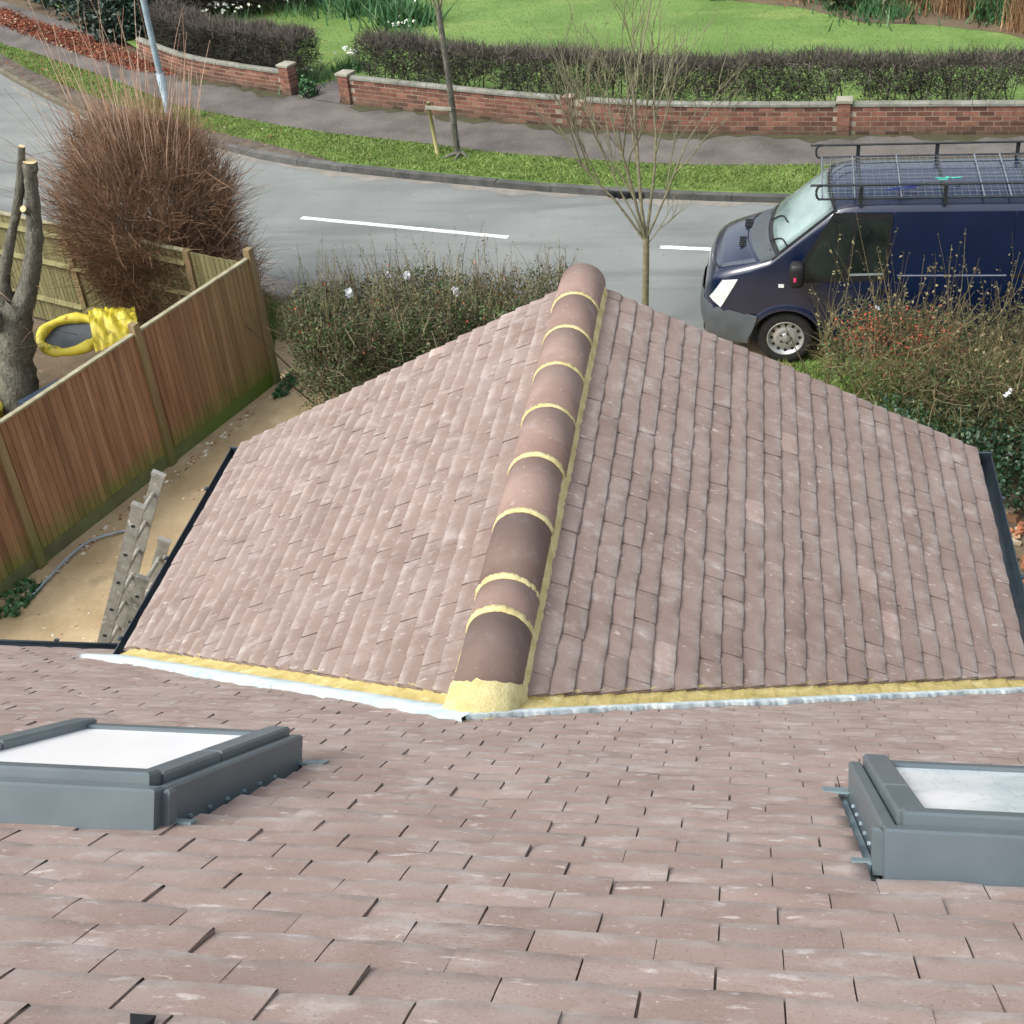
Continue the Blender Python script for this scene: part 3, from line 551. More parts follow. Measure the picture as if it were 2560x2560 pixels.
# ---- mortar fillet and flashing along the abutment of the gable with the main roof
for sg in (-1, 1):
    n = 220; a = np.linspace(.10, HS + .03, n); x = XC + sg * a; yv = np.array([yval(q) for q in np.clip(x, XC - HS, XC + HS)])
    zt = np.array([zg(q) for q in x]); cr = ((a / math.cos(PG) / GG) % 1.0)
    step = (cr - .5) * .007
    top = np.column_stack([x, yv + .13 + rng.normal(size=n) * .002, zt + .030 + step]); mid = np.column_stack([x, yv + .098 + rng.normal(size=n) * .003, zt + .018 + step * 1.2])
    bot = np.column_stack([x, yv - (.015 if sg < 0 else .055) + .010 * np.sin(a * 14) + rng.normal(size=n) * .003, 0 * x]); bot[:, 2] = Z0 + (Y0 - bot[:, 1]) * TM + .054
    mb = MB(); V = np.vstack([top, mid, bot]); f0 = np.array([[i, i + 1, n + i + 1, n + i] for i in range(n - 1)]); mb.add(V, np.vstack([f0, f0 + n])); mb.build('mortar_fillet', m_ochre, gable_roof, True)
    w = (.19 if sg < 0 else .085) + .018 * np.sin(a * 5 + 1) + .010 * np.sin(a * 17) + .006 * np.sin(a * 41); w *= np.clip((HS + .1 - a) / .3, .35, 1)
    aa = np.linspace(0, HS + (.22 if sg < 0 else .1), n); x = XC + sg * aa; xx = np.clip(x, XC - HS, XC + HS); yv = np.array([yval(q) for q in xx])
    o_ = 0 if sg < 0 else -.04; y1 = yv + .01 + o_; y2 = yv - .02 - w + o_ + rng.normal(size=n) * .004
    h1, h2 = .060, .056
    V = np.vstack([np.column_stack([x, y1, Z0 + (Y0 - y1) * TM + h1 + .002]), np.column_stack([x, y2, Z0 + (Y0 - y2) * TM + h2 + .008 + rng.normal(size=n) * .002]), np.column_stack([x, y2 - .003, Z0 + (Y0 - y2) * TM + .004])])
    mb = MB(); mb.add(V, np.vstack([f0, f0 + n])); mb.build('flashing', m_lead, main_roof, True)

# ---- gutters
def gutter(a, b, r=0.062, parent=house):
    a, b = np.array(a, float), np.array(b, float); t = unit(b - a); sd = np.array([t[1], -t[0], 0]); n = 13; an = np.radians(np.linspace(-92, 92, n) + 180)
    mb = MB(); V = []
    for P in (a, b):
        for rr in (r, r - .005): V.append(P + rr * np.sin(an)[:, None] * sd + rr * np.cos(an)[:, None] * np.array([0, 0, 1.0]))
    V = np.vstack(V); F = []
    for i in range(n - 1):
        o0, i0, o1, i1 = i, n + i, 2 * n + i, 3 * n + i; F += [[o0, o1, o1 + 1, o0 + 1], [i0, i0 + 1, i1 + 1, i1], [o0, o0 + 1, i0 + 1, i0], [o1, i1, i1 + 1, o1 + 1]]
    F += [[0, n, 3 * n, 2 * n], [n - 1, 3 * n - 1 + 0, 4 * n - 1, 2 * n - 1]]
    mb.add(V, [f for f in F]); g = mb.build('gutter', m_gutter, parent, True)
    for P, s_ in ((a, -1), (b, 1)):      # stop ends
        mb = MB(); m = 13; ring = np.vstack([P + s_ * t * e + (r + .006) * np.sin(an)[:, None] * sd + (r + .006) * np.cos(an)[:, None] * np.array([0, 0, 1.0]) for e in (-.012, .006)])
        ring = ring + np.array([0, 0, .004]); mb.add(ring, [list(range(m)), list(range(m, 2 * m))] + [[i, i + 1, m + i + 1, m + i] for i in range(m - 1)] + [[0, m, 2 * m - 1, m - 1]]); mb.build('stop_end', m_gutter, g)
    d = np.linalg.norm(b - a); q = .25
    while q < d:
        P = a + t * q; mb = MB(); pts = P + (r + .006) * np.sin(an)[:, None] * sd + (r + .006) * np.cos(an)[:, None] * np.array([0, 0, 1.0])
        V = np.vstack([pts - t * .014, pts + t * .014]); mb.add(V, np.array([[i, i + 1, n + i + 1, n + i] for i in range(n - 1)]))
        for e in (0, -1): box(mb, pts[e] + np.array([0, 0, .004]), (.018, .03, .012) if abs(t[1]) > .5 else (.03, .018, .012))
        mb.build('gutter_bracket', m_gutter, g); q += .8
    return g
gutter((XC - HS - .085, 5.60, ZE - .055), (XC - HS - .085, YV + .03, ZE - .05))
gutter((XC + HS + .085, 5.60, ZE - .055), (XC + HS + .085, YV + .03, ZE - .05))
gutter((-7.0, Y0 + .12, Z0 - .055), (XC - HS - .06, Y0 + .12, Z0 - .06))
mb = MB()
for sg in (-1, 1): box(mb, (XC + sg * (HS - .02), (5.6 + YV) / 2, ZE - .11), (.02, YV - 5.6, .15))
box(mb, (-5.3, Y0 + .02, Z0 - .11), (3.4, .02, .15)); mb.build('fascia_board', m_fascia, house)

# ---- skylights
def skylight(x0, x1, y0, y1, pane_mat, pane_label):
    Lw = (y1 - y0) / math.cos(PM); W = x1 - x0; cx = (x0 + x1) / 2
    o = np.array([cx, y0, zm(y0)]); F4 = tile_frame(o, np.array([1, 0, 0.]), -vm, nm)     # local: u right, v DOWN the slope, n out
    def put(mb, V, F, mi=0): mb.add((np.column_stack([V, np.ones(len(V))]) @ F4.T)[:, :3], F, mi)
    def lb(mb, u0, u1, v0, v1, n0, n1, bev=.006):
        V = []; 
        for (du, nn) in ((0, n0), (0, n1 - bev), (bev, n1)):
            V += [(u0 + du, v0 + du, nn), (u1 - du, v0 + du, nn), (u1 - du, v1 - du, nn), (u0 + du, v1 - du, nn)]
        F = [[0, 3, 2, 1], [8, 9, 10, 11]] + [[r * 4 + i, r * 4 + (i + 1) % 4, r * 4 + 4 + (i + 1) % 4, r * 4 + 4 + i] for r in (0, 1) for i in range(4)]
        put(mb, np.array(V), F)
    h = W / 2; mb = MB()
    lb(mb, -h, h, -.02, .035, .0, .125); lb(mb, -h, -h + .035, .036, Lw, .0, .118); lb(mb, h - .035, h, .036, Lw, .0, .118); lb(mb, -h + .036, h - .036, Lw - .035, Lw, 0, .10)
    for sd_ in (-1, 1): lb(mb, sd_ * h - .02 * (sd_ < 0), sd_ * h + .02 * (sd_ > 0), .02, .06, .02, .118)
    win = mb.build('roof_window', m_skyframe, main_roof)
    mb = MB()                                           # sash: four members with covers, top bar raised
    lb(mb, -h + .045, h - .045, .05, .115, .09, .150); lb(mb, -h + .075, h - .075, .1, .15, .095, .138)
    for a, b in ((.12, Lw * .46), (Lw * .468, Lw - .01)):
        lb(mb, -h + .038, -h + .105, a, b, .09, .142); lb(mb, h - .105, h - .038, a, b, .09, .142)
    lb(mb, -h + .10, h - .10, Lw - .075, Lw - .012, .085, .128)
    mb.build('sash', m_skyframe, win)
    mb = MB(); lb(mb, -h + .04, h - .04, .036, Lw - .036, .03, .088); mb.build('gasket', m_skydark, win)
    mb = MB(); put(mb, np.array([(-h + .10, .13, .117), (h - .10, .13, .117), (h - .10, Lw - .07, .117), (-h + .10, Lw - .07, .117)]), [[0, 3, 2, 1]])
    tag(mb.build('pane', pane_mat, win), pane_label)
    mb = MB()                                           # flashing apron round the frame
    for u0, u1, v0, v1 in ((-h - .05, -h - .002, .03, Lw + .1), (h + .002, h + .05, .03, Lw + .1), (-h - .05, h + .05, Lw + .002, Lw + .12), (-h - .02, h - .25, -.06, -.022)):
        lb(mb, u0, u1, v0, v1, .004, .012, .003)
    for sd_ in (-1, 1): lb(mb, min(sd_ * h, sd_ * (h + .07)), max(sd_ * h, sd_ * (h + .07)), Lw - .03, Lw + .05, .030, .036, .001); lb(mb, min(sd_ * h, sd_ * (h + .06)), max(sd_ * h, sd_ * (h + .06)), .05, .09, .034, .041, .001)
    mb.build('window_flashing', m_lead2, win)
    for sd_ in (-1, 1):
        for q in range(6):
            mb = MB(); v = .18 + q * .12; lb(mb, sd_ * (h + .003) - .004, sd_ * (h + .003) + .004, v, v + .009, .026, .034, .002); mb.build('screw', m_galv, win)
m_lead2 = pmat('blue_grey_flashing', (0.13, 0.19, 0.21), (0.19, 0.26, 0.28), 8, 0.5, spec=0.5)
skylight(*SKY[0], m_film, 'blank white pane'); skylight(*SKY[1], m_wetglass, 'pale rain-streaked pane')
# small black offcut lying on the tiles
mb = MB(); c = np.array([-.795, 1.005, zm(1.005) + .035]); Fm = tile_frame(c, np.array([1, 0, 0.]), -vm, nm)
V = np.array([(-.018, -.03, 0), (.014, -.03, 0), (.022, .01, 0), (-.022, .01, 0), (-.012, -.03, .012), (.01, -.03, .012), (.03, .012, .026), (-.032, .012, .026)])
V = V * .62; mb.add((np.column_stack([V, np.ones(8)]) @ Fm.T)[:, :3], BOXF); mb.build('plastic_offcut', m_black, label='small black plastic offcut lying on the roof tiles near the left skylight', cat='offcut')

# ================================================================== STREET WALLS
def brick_wall(name, W, a, b, piers, label, courses=6, best=300):
    """A brick wall on a curved line: core, bricks laid one by one in stretcher bond, coping stones, piers with caps."""
    p, t, _ = along(W, [(a + b) / 2]); root = thing(name, (p[0][0], p[0][1], .09), label, 'wall')
    n = 80; ds = np.linspace(a, b, n); p, t, _ = along(W, ds); nn = np.column_stack([-t[:, 1], t[:, 0]])
    if nn[n // 2][1] > 0: nn = -nn                      # nn points at the road
    H_ = .09 + courses * .075
    mb = MB(); f_, b_ = p - nn * .0015, p - nn * .098
    V = np.vstack([np.column_stack([f_, np.full(n, .05)]), np.column_stack([f_, np.full(n, H_)]), np.column_stack([b_, np.full(n, H_)]), np.column_stack([b_, np.full(n, .05)])])
    F = [[k * n + i, k * n + i + 1, ((k + 1) % 4) * n + i + 1, ((k + 1) % 4) * n + i] for k in range(4) for i in range(n - 1)] + [[0, n, 2 * n, 3 * n], [n - 1, 4 * n - 1, 3 * n - 1, 2 * n - 1]]
    mb.add(V, F); mb.build('wall_core', m_joint, root)
    br = []
    for c in range(courses):
        s = a + (0 if c % 2 else -.1125)
        while s < b:
            s0, s1 = max(s + .006, a), min(s + .215, b); s += .225
            if s1 - s0 < .05 or any(abs((s0 + s1) / 2 - q) < .13 for q in piers): continue
            P, T, _ = along(W, [(s0 + s1) / 2]); T = T[0]; N = np.array([-T[1], T[0]]); N = N if N[1] < 0 else -N
            N3 = np.array([N[0], N[1], 0]); c3 = np.array([P[0][0], P[0][1], .09 + c * .075 + .0375 - .004]) - N3 * (.047 - random.uniform(-.001, .003))
            br.append((c3, s1 - s0, math.atan2(T[1], T[0])))
    order = sorted(range(len(br)), key=lambda i: np.linalg.norm(br[i][0] - EYE)); solo = set(order[:best]); rest_ = MB()
    bm = {}
    for i, (c3, L_, an) in enumerate(br):
        tn = random.choice([.5, .62, .75, .85, .95, 1.0, 1.1, 1.25, .9, .7])
        if i in solo:
            key = round(L_, 3)
            if key not in bm: q = MB(); box(q, (0, 0, 0), (L_, .102, .059)); bm[key] = q.mesh('brick', m_brick)
            o = link('brick', bm[key], root, Matrix.Translation(c3) @ Matrix.Rotation(an + random.gauss(0, .006), 4, 'Z')); o.color = (tn / 2, 0, 0, 1)
        else: box(rest_, c3, (L_, .102, .059), rotz(an), 0, tn)
    if rest_.n: rest_.build('bricks', m_brick, root, kind='stuff')
    s = a
    while s < b - .05:                                   # coping
        e = min(s + .60, b); 
        hit = [q for q in piers if s - .12 < q < e + .12]
        s0, s1 = s, e
        for q in hit:
            if q < (s0 + s1) / 2: s0 = max(s0, q + .125)
            else: s1 = min(s1, q - .125)
        if s1 - s0 > .06:
            P, T, _ = along(W, [(s0 + s1) / 2]); T = T[0]; N = np.array([-T[1], T[0]]); N = N if N[1] < 0 else -N; an = math.atan2(T[1], T[0])
            c3 = np.array([P[0][0] - N[0] * .05, P[0][1] - N[1] * .05, H_ + .001]); L_ = s1 - s0 - .006
            V = np.array([(-L_ / 2, -.075, 0), (L_ / 2, -.075, 0), (L_ / 2, .075, 0), (-L_ / 2, .075, 0), (-L_ / 2, -.07, .035), (L_ / 2, -.07, .035), (L_ / 2, .07, .035), (-L_ / 2, .07, .035), (-L_ / 2, -.03, .06), (L_ / 2, -.03, .06), (L_ / 2, .03, .06), (-L_ / 2, .03, .06)])
            F = [[0, 3, 2, 1]] + [[r * 4 + i, r * 4 + (i + 1) % 4, r * 4 + 4 + (i + 1) % 4, r * 4 + 4 + i] for r in (0, 1) for i in range(4)] + [[8, 9, 10, 11]]
            mb = MB(); mb.add(V @ rotz(an + random.gauss(0, .004)).T + c3 + np.array([0, 0, random.uniform(0, .004)]), F); mb.build('coping_stone', m_coping, root)
        s = e
    for q, hp, wd in [(x, *((.555, .225) if x == piers[0] else (.555, .20))) for x in piers]:
        P, T, _ = along(W, [q]); T = T[0]; N = np.array([-T[1], T[0]]); N = N if N[1] < 0 else -N; an = math.atan2(T[1], T[0])
        cc = np.array([P[0][0] - N[0] * .06, P[0][1] - N[1] * .06, 0]); mb = MB(); box(mb, cc + np.array([0, 0, .05 + hp / 2]), (wd - .02, wd - .02, hp), rotz(an)); pier = mb.build('pier', m_joint, root)
        for c in range(int((hp + .03) / .075)):
            zz = .09 + c * .075 + .035; halves = ((-wd / 4, wd / 2 - .008), (wd / 4, wd / 2 - .008)) if c % 2 else ((0, wd - .006),)
            for (ox, L_) in halves:
                mb = MB(); box(mb, cc + rotz(an) @ np.array([ox, 0, 0]) + np.array([0, 0, zz]), (L_, wd, .059), rotz(an), 0, random.choice([.8, 1, 1.1, 1.2])); mb.build('brick', m_brick, pier)
        if q != piers[0] and len(piers) > 2 and q == piers[1]: continue      # this pier stops level with the coping
        mb = MB(); zc = .05 + hp + .002; w2 = wd / 2 + .022
        V = np.array([(-w2, -w2, 0), (w2, -w2, 0), (w2, w2, 0), (-w2, w2, 0), (-w2, -w2, .04), (w2, -w2, .04), (w2, w2, .04), (-w2, w2, .035), (0, 0, .065)])
        mb.add(V @ rotz(an).T + cc + np.array([0, 0, zc]), [[0, 3, 2, 1], [0, 1, 5, 4], [1, 2, 6, 5], [2, 3, 7, 6], [3, 0, 4, 7], [4, 5, 8], [5, 6, 8], [6, 7, 8], [7, 4, 8]]); mb.build('pier_cap', m_cap, pier)
    return root
sR = along(WALLR, [0])[2]
brick_wall('brick_wall', WALLR, .12, sR - .1, [.14, 4.62, 9.05], 'long low red brick wall with stone coping in front of the large lawn across the road')
sL = along(WALLL, [0])[2]
brick_wall('brick_wall', WALLL, .12, sL - .05, [.14], 'shorter low brick wall left of the garden entrance, curving up the street', 5)

# ================================================================== TIMBER FENCES
def board_fence(name, A, B, H_, label, posts, face=1, pitch=.078, mat_b=None, rails=False, gravel=True, proud=.12):
    """Feather-edge boards laid one by one, capping strips, gravel boards, posts; face = +1 boards on the right of A->B."""
    A, B = np.array(A, float), np.array(B, float); t = (B - A) / np.linalg.norm(B - A); nrm = np.array([t[1], -t[0]]) * face; an = math.atan2(t[1], t[0]); L_ = np.linalg.norm(B - A)
    root = thing(name, (A[0], A[1], 0), label, 'fence'); T3, N3 = np.array([*t, 0]), np.array([*nrm, 0]); z0 = .16 if gravel else .05
    s = 0.0; i = 0
    while s < L_ - .03:
        w = pitch + .02; top = H_ + random.uniform(-.004, .003); lean = random.gauss(0, .004)
        P = np.array([A[0], A[1], 0]) + T3 * s; th0, th1 = .006, .017
        V = [P + N3 * .0 + T3 * 0, P + T3 * w, P + T3 * w + N3 * th1, P + N3 * th0]; V = [v + np.array([0, 0, z0]) + N3 * .004 for v in V]
        V += [v + np.array([0, 0, top - z0]) + T3 * lean for v in V]
        mb = MB(); mb.add(V, BOXF, 0, 1 + random.gauss(0, .11)); mb.build('board', mat_b or m_board, root); s += pitch * random.uniform(.96, 1.04); i += 1
    bays = sorted(posts)
    for q0, q1 in zip(bays[:-1], bays[1:]):
        c = np.array([*(A + t * (q0 + q1) / 2), 0]); ln = q1 - q0 - .09
        mb = MB(); box(mb, c + np.array([0, 0, H_ + .014]) + N3 * .006, (ln, .055, .022), rotz(an)); mb.build('capping_strip', m_capstrip, root)
        if gravel: mb = MB(); box(mb, c + np.array([0, 0, .08]) + N3 * .006, (ln, .035, .155), rotz(an)); mb.build('gravel_board', m_gboard, root)
        if rails:
            for zr in (.38, .95, H_ - .16):
                mb = MB(); V = []
                for e in (-ln / 2, ln / 2): V += [c + T3 * e + np.array([0, 0, zr - .045]) - N3 * .002, c + T3 * e + np.array([0, 0, zr + .045]) - N3 * .002, c + T3 * e + np.array([0, 0, zr]) - N3 * .055]
                mb.add(V, [[0, 3, 4, 1], [1, 4, 5, 2], [2, 5, 3, 0], [0, 1, 2], [3, 5, 4]], 0, 1.1); mb.build('rail', m_oldwood, root)
    for q in posts:
        c = np.array([*(A + t * q), 0]); hh = H_ + proud; mb = MB(); V = boxv(c + np.array([0, 0, hh / 2]) + N3 * .012, (.095, .095, hh), rotz(an)); V[4:] = V[4:] + (c[None] + np.array([0, 0, hh]) - V[4:]) * np.array([.12, .12, 0]); mb.add(V, BOXF); mb.build('post', m_postwood, root)
    return root
FA, FB = (-5.62, 13.70), (-7.62, 8.35)
board_fence('timber_fence', FA, FB, 1.62, 'brown timber board fence along the sandy path, green with moss at its foot', [0.0, 1.92, 3.92, 5.6], face=-1)
board_fence('timber_fence', (-5.72, 13.78), (-12.0, 16.45), 1.52, 'greenish timber fence behind the brown bush, seen from its rail side', [.9, 3.0, 5.0, 6.7], face=1, mat_b=m_oldwood, rails=True, gravel=False, proud=.02)

# ================================================================== LADDER, HOSE, YARD THINGS
lad = thing('ladder', (-5.0, 7.0, 0), 'paint-spattered aluminium double ladder leaning beside the left gutter', 'ladder')
ld = unit(np.array([.48, 0, 1.0])); lx = np.array([ld[2], 0, -ld[0]])
def stile(P0, P1, w=.03, d=.082):
    mb = MB(); V = []
    for P in (P0, P1):
        for (a, b) in ((-1, -1), (1, -1), (1, 1), (-1, 1)): V.append(P + np.array([0, 1, 0]) * a * w / 2 + lx * b * d / 2)
    mb.add(np.array(V), BOXF); o = mb.build('stile', m_alu, lad)
    mb = MB(); V = boxv((0, 0, 0), (d + .012, w + .012, .026)); Rm_ = np.column_stack([lx, [0, 1, 0], ld]); mb.add(V @ Rm_.T + P1 + ld * .008, BOXF); mb.build('end_cap', m_alu, o)
def section(topx, topz, y0, wd, zbot, off):
    T = np.array([topx, y0, topz]) + lx * off; B = T - ld * ((topz - zbot) / ld[2])
    for yy in (0, wd): stile(B + np.array([0, yy, 0]), T + np.array([0, yy, 0]))
    q = .16; Lz = np.linalg.norm(T - B)
    while q < Lz - .1:
        P = T - ld * q; mb = MB(); tubes(mb, np.array([[P + np.array([0, -.017, 0]), P + np.array([0, wd + .017, 0])]]), .016, 10, 0); r_ = mb.build('rung', m_alu, lad, True)
        mb = MB()
        for e in (-.0160, wd + .0160): tubes(mb, np.array([[P + np.array([0, e - .001, 0]), P + np.array([0, e + .001, 0])]]), .0135, 10, 0, caps=True)
        mb.build('rung_end', m_skydark, r_); q += .265
section(-3.90, 3.05, 6.80, .37, .35, 0.0); section(-3.90, 3.05, 6.76, .46, 0.02, .088) if False else section(-3.88 - .48 * .72, 2.33, 7.0, .44, .02, .09)
mb = MB(); hp = smoothline([(-6.86, 9.45), (-6.80, 9.72), (-6.72, 10.12), (-6.60, 10.40), (-6.36, 10.58), (-6.22, 10.62)], 24); hp3 = np.column_stack([hp, .02 + .03 * np.sin(np.linspace(0, 3.1, 24))])
tubes(mb, hp3[None], .012, 8, caps=True); mb.build('hose', m_galv, smooth=True, label='grey plastic pipe lying bent on the sandy path below the fence', cat='pipe')

# lopped tree
tr = thing('lopped_tree', (-8.62, 13.2, 0), 'lopped grey tree with two bare cut trunks in the left garden', 'tree')
def limb(pts, rad, cut=True, name='limb', mat=None):
    p = smoothline3(pts, 22); rr = np.interp(np.linspace(0, 1, 22), np.linspace(0, 1, len(rad)), rad) * .86 * (1 + rng.normal(size=22) * .06); mb = MB(); tubes(mb, p[None], rr[None], 18); mb.V[0] = mb.V[0] + rng.normal(size=mb.V[0].shape) * rr.mean() * .035
    o = mb.build(name, mat or m_bark, tr, True)
    if cut:
        t = unit(p[-1] - p[-2]); a = unit(np.cross(t, [0.3, 1, .2])); b = np.cross(t, a); an = np.linspace(0, 6.283, 13)[:-1]
        mb = MB(); mb.add(p[-1] + t * .004 + rr[-1] * .97 * (np.cos(an)[:, None] * a + np.sin(an)[:, None] * b), [list(range(12))]); mb.build('cut_face', m_cut, o)
    return o
def smoothline3(pts, n):
    p = np.asarray(pts, float); p = np.vstack([2 * p[0] - p[1], p, 2 * p[-1] - p[-2]]); out = []; m = len(p) - 3
    for t in np.linspace(0, m - 1e-6, n):
        i = int(t); u = t - i; a, b, c, d = p[i:i + 4]; out.append(.5 * (2 * b + (c - a) * u + (2 * a - 5 * b + 4 * c - d) * u * u + (3 * b - a - 3 * c + d) * u ** 3))
    return np.array(out)
limb([(-8.75, 13.25, -.05), (-8.62, 13.27, .5), (-8.5, 13.3, 1.0), (-8.36, 13.3, 1.35)], [.30, .24, .23, .19], False, 'trunk')
limb([(-8.42, 13.3, 1.1), (-8.15, 13.3, 1.55), (-7.93, 13.3, 2.05), (-7.80, 13.3, 2.55), (-7.70, 13.3, 2.98)], [.17, .125, .11, .095, .085])
limb([(-8.52, 13.3, 1.15), (-8.46, 13.28, 1.55), (-8.28, 13.3, 1.95), (-8.04, 13.3, 2.4), (-7.88, 13.3, 2.75), (-7.74, 13.3, 3.15)], [.13, .09, .07, .06, .055, .045])
limb([(-8.6, 13.25, .95), (-8.62, 13.08, 1.25), (-8.64, 12.95, 1.36)], [.12, .10, .09])
limb([(-8.7, 13.3, 1.1), (-8.9, 13.3, 1.7), (-8.72, 13.3, 2.45)], [.12, .09, .08])
limb([(-7.86, 13.26, 2.42), (-7.86, 13.16, 2.50)], [.05, .045])
mb = MB(); b0 = np.array([[-8.3, 13.3, 1.2]]) + rng.normal(size=(26, 3)) * np.array([.25, .1, .5]); twigs(mb, b0, rng.normal(size=(26, 3)) + np.array([.2, -.2, .6]), rng.uniform(.15, .45, 26), .004); mb.build('twigs', m_bush, tr, kind='stuff')

# yellow garden toy behind the fence, second yellow piece, blue box
def blob_ring(name, c, rx, ry, tube, mat, parent, an0=0, an1=6.283, n=40, tilt=None, lump=.2):
    an = np.linspace(an0, an1, n); rr = tube * (1 + lump * np.sin(an * 5 + 1) + rng.normal(size=n) * lump * .3)
    P = np.column_stack([rx * np.cos(an), ry * np.sin(an), np.zeros(n)]); P = P @ np.asarray(tilt).T + np.asarray(c); mb = MB(); tubes(mb, P[None], rr[None], 12, caps=True); return mb.build(name, mat, parent, True)
toy = thing('garden_toy', (-8.1, 13.85, 0), 'lumpy yellow plastic garden toy with a dark oval opening behind the fence', 'toy')
tl = rotz(R(24)) @ rotx(R(26)); TC = np.array([-8.12, 13.78, .62])
blob_ring('rim', TC, .36, .25, .06, m_yellow, toy, tilt=tl)
mb = MB(); an = np.linspace(0, 6.283, 33)[:-1]; V = np.vstack([[(0, 0, -.07)]] + [np.column_stack([k * .40 * np.cos(an), k * .24 * np.sin(an), np.full(32, -.07 + .05 * k)]) for k in (.5, 1)]); 
mb.add(V @ tl.T + TC, [[0, 1 + i, 1 + (i + 1) % 32] for i in range(32)] + [[1 + i, 33 + i, 33 + (i + 1) % 32, 1 + (i + 1) % 32] for i in range(32)]); mb.build('opening', m_slate, toy, True)
mb = MB(); nu, nv = 22, 12; gu, gv = np.meshgrid(np.linspace(0, 1, nu), np.linspace(-1, 1, nv), indexing='ij')
bx = .26 + gu * .55; by = gv * (.34 - .12 * gu); bz = .05 + .10 * np.sqrt(np.clip(1 - gv ** 2, 0, 1)) * (1 - .35 * gu) + .03 * np.sin(gu * 17 + gv * 5) * (1 - gv ** 2) + .02 * rng.normal(size=gu.shape)
V = np.column_stack([bx.ravel(), by.ravel(), bz.ravel()]) @ tl.T + TC - np.array([0, 0, .03])
mb.add(V, [[i * nv + j, (i + 1) * nv + j, (i + 1) * nv + j + 1, i * nv + j + 1] for i in range(nu - 1) for j in range(nv - 1)]); mb.build('hood', m_yellow, toy, True)
mb = MB(); gu, gv = np.meshgrid(np.linspace(0, 1, 14), np.linspace(0, 1, 12), indexing='ij'); V = np.column_stack([(-9.35 + gu * .62 - gv * .22).ravel(), (12.55 + gv * .62 + gu * .2).ravel(), (.42 + .05 * np.sin(gu * 9) + .05 * np.cos(gv * 8) - .34 * gu ** 4).ravel()])
V = np.vstack([V, V - np.array([0, 0, .34])]); q = [[i * 12 + j, (i + 1) * 12 + j, (i + 1) * 12 + j + 1, i * 12 + j + 1] for i in range(13) for j in range(11)]
sidef = [[j, j + 1, 168 + j + 1, 168 + j] for j in range(11)] + [[156 + j, 156 + j + 1, 324 + j + 1, 324 + j] for j in range(11)] + [[i * 12, (i + 1) * 12, 168 + (i + 1) * 12, 168 + i * 12] for i in range(13)] + [[i * 12 + 11, (i + 1) * 12 + 11, 168 + (i + 1) * 12 + 11, 168 + i * 12 + 11] for i in range(13)]
mb.add(V, q + sidef); mb.build('plastic_cover', m_yellow, smooth=True, label='crumpled yellow plastic cover at the left edge behind the fence', cat='cover')
crate = thing('storage_box', (-8.1, 12.72, 0), 'dark blue plastic box behind the fence below the yellow toy', 'box', rz=R(22))
mb = MB(); cb = np.array([-8.12, 12.92, 0]); box(mb, cb + np.array([0, 0, .13]), (.56, .36, .26), rotz(R(62))); mb.build('body', m_dkblue, crate); mb = MB(); box(mb, cb + np.array([0, 0, .28]), (.60, .40, .035), rotz(R(62))); box(mb, cb + np.array([0, 0, .30]), (.48, .28, .03), rotz(R(62))); mb.build('lid', m_dkblue, crate)

# ================================================================== LAMP POST, STAKED STREET TREE
lamp = thing('lamp_post', (-10.25, 22.77, .09), 'tall grey galvanised lamp post in the far verge', 'lamp post')
mb = MB(); tubes(mb, np.array([[(-10.25, 22.77, .05), (-10.25, 22.77, .10), (-10.25, 22.77, 1.0), (-10.25, 22.77, 1.001)]]), np.array([[.075, .07, .07, .058]]), 14); tubes(mb, np.array([[(-10.25, 22.77, 1.0), (-10.23, 22.77, 3.4), (-10.22, 22.77, 5.9)]]), np.array([[.055, .05, .04]]), 14); mb.build('post', m_galv, lamp, True)
mb = MB(); tubes(mb, np.array([[(-10.22, 22.77, 5.85), (-10.2, 22.5, 6.1), (-10.15, 22.0, 6.2)]]), .028, 8); o = mb.build('bracket', m_galv, lamp, True)
mb = MB(); box(mb, (-10.13, 21.75, 6.2), (.2, .55, .12), rotz(.08)); mb.build('lantern', m_galv, lamp)
def skeleton(P, d, L_, r, depth, out, spread, up=.35, kmin=2, kmax=3):
    """Recursive limbs; returns polylines with radii in out[depth]."""
    S = 5; pts = [np.array(P, float)]; dd = unit(np.array(d, float))
    for i in range(S - 1):
        dd = unit(dd + rng.normal(size=3) * .09 + np.array([0, 0, up * .16])); pts.append(pts[-1] + dd * L_ / (S - 1))
    out.setdefault(depth, []).append((np.array(pts), np.linspace(r, r * .55, S)))
    if depth == 0: return
    for k in range(random.randint(kmin, kmax)):
        f = random.uniform(.35, 1.0); i = min(int(f * (S - 1)), S - 2); Pn = pts[i] + (pts[i + 1] - pts[i]) * (f * (S - 1) - i)
        ax = unit(np.cross(dd, rng.normal(size=3))); nd_ = unit(dd * math.cos(spread) + ax * math.sin(spread)); nd_[2] = abs(nd_[2]) * .7 + .3
        skeleton(Pn, nd_, L_ * random.uniform(.55, .8), r * .58, depth - 1, out, spread, up, kmin, kmax)
def limbs_mesh(out, sides=5, skip=()):
    mb = MB()
    for dep, ls in out.items():
        if dep in skip: continue
        tubes(mb, np.array([l[0] for l in ls]), np.array([l[1] for l in ls]), sides if dep > 1 else 3)
    return mb
sap = thing('street_tree', (-1.26, 15.05, 0), 'young bare street tree on the near kerb left of the navy van', 'tree')
mb = MB(); tp = smoothline3([(-1.27, 15.05, -.02), (-1.255, 15.05, .4), (-1.235, 15.05, .8), (-1.22, 15.05, 1.18)], 12); tubes(mb, tp[None], np.linspace(.048, .038, 12)[None], 10); mb.build('trunk', m_sapbark, sap, True)
out = {}
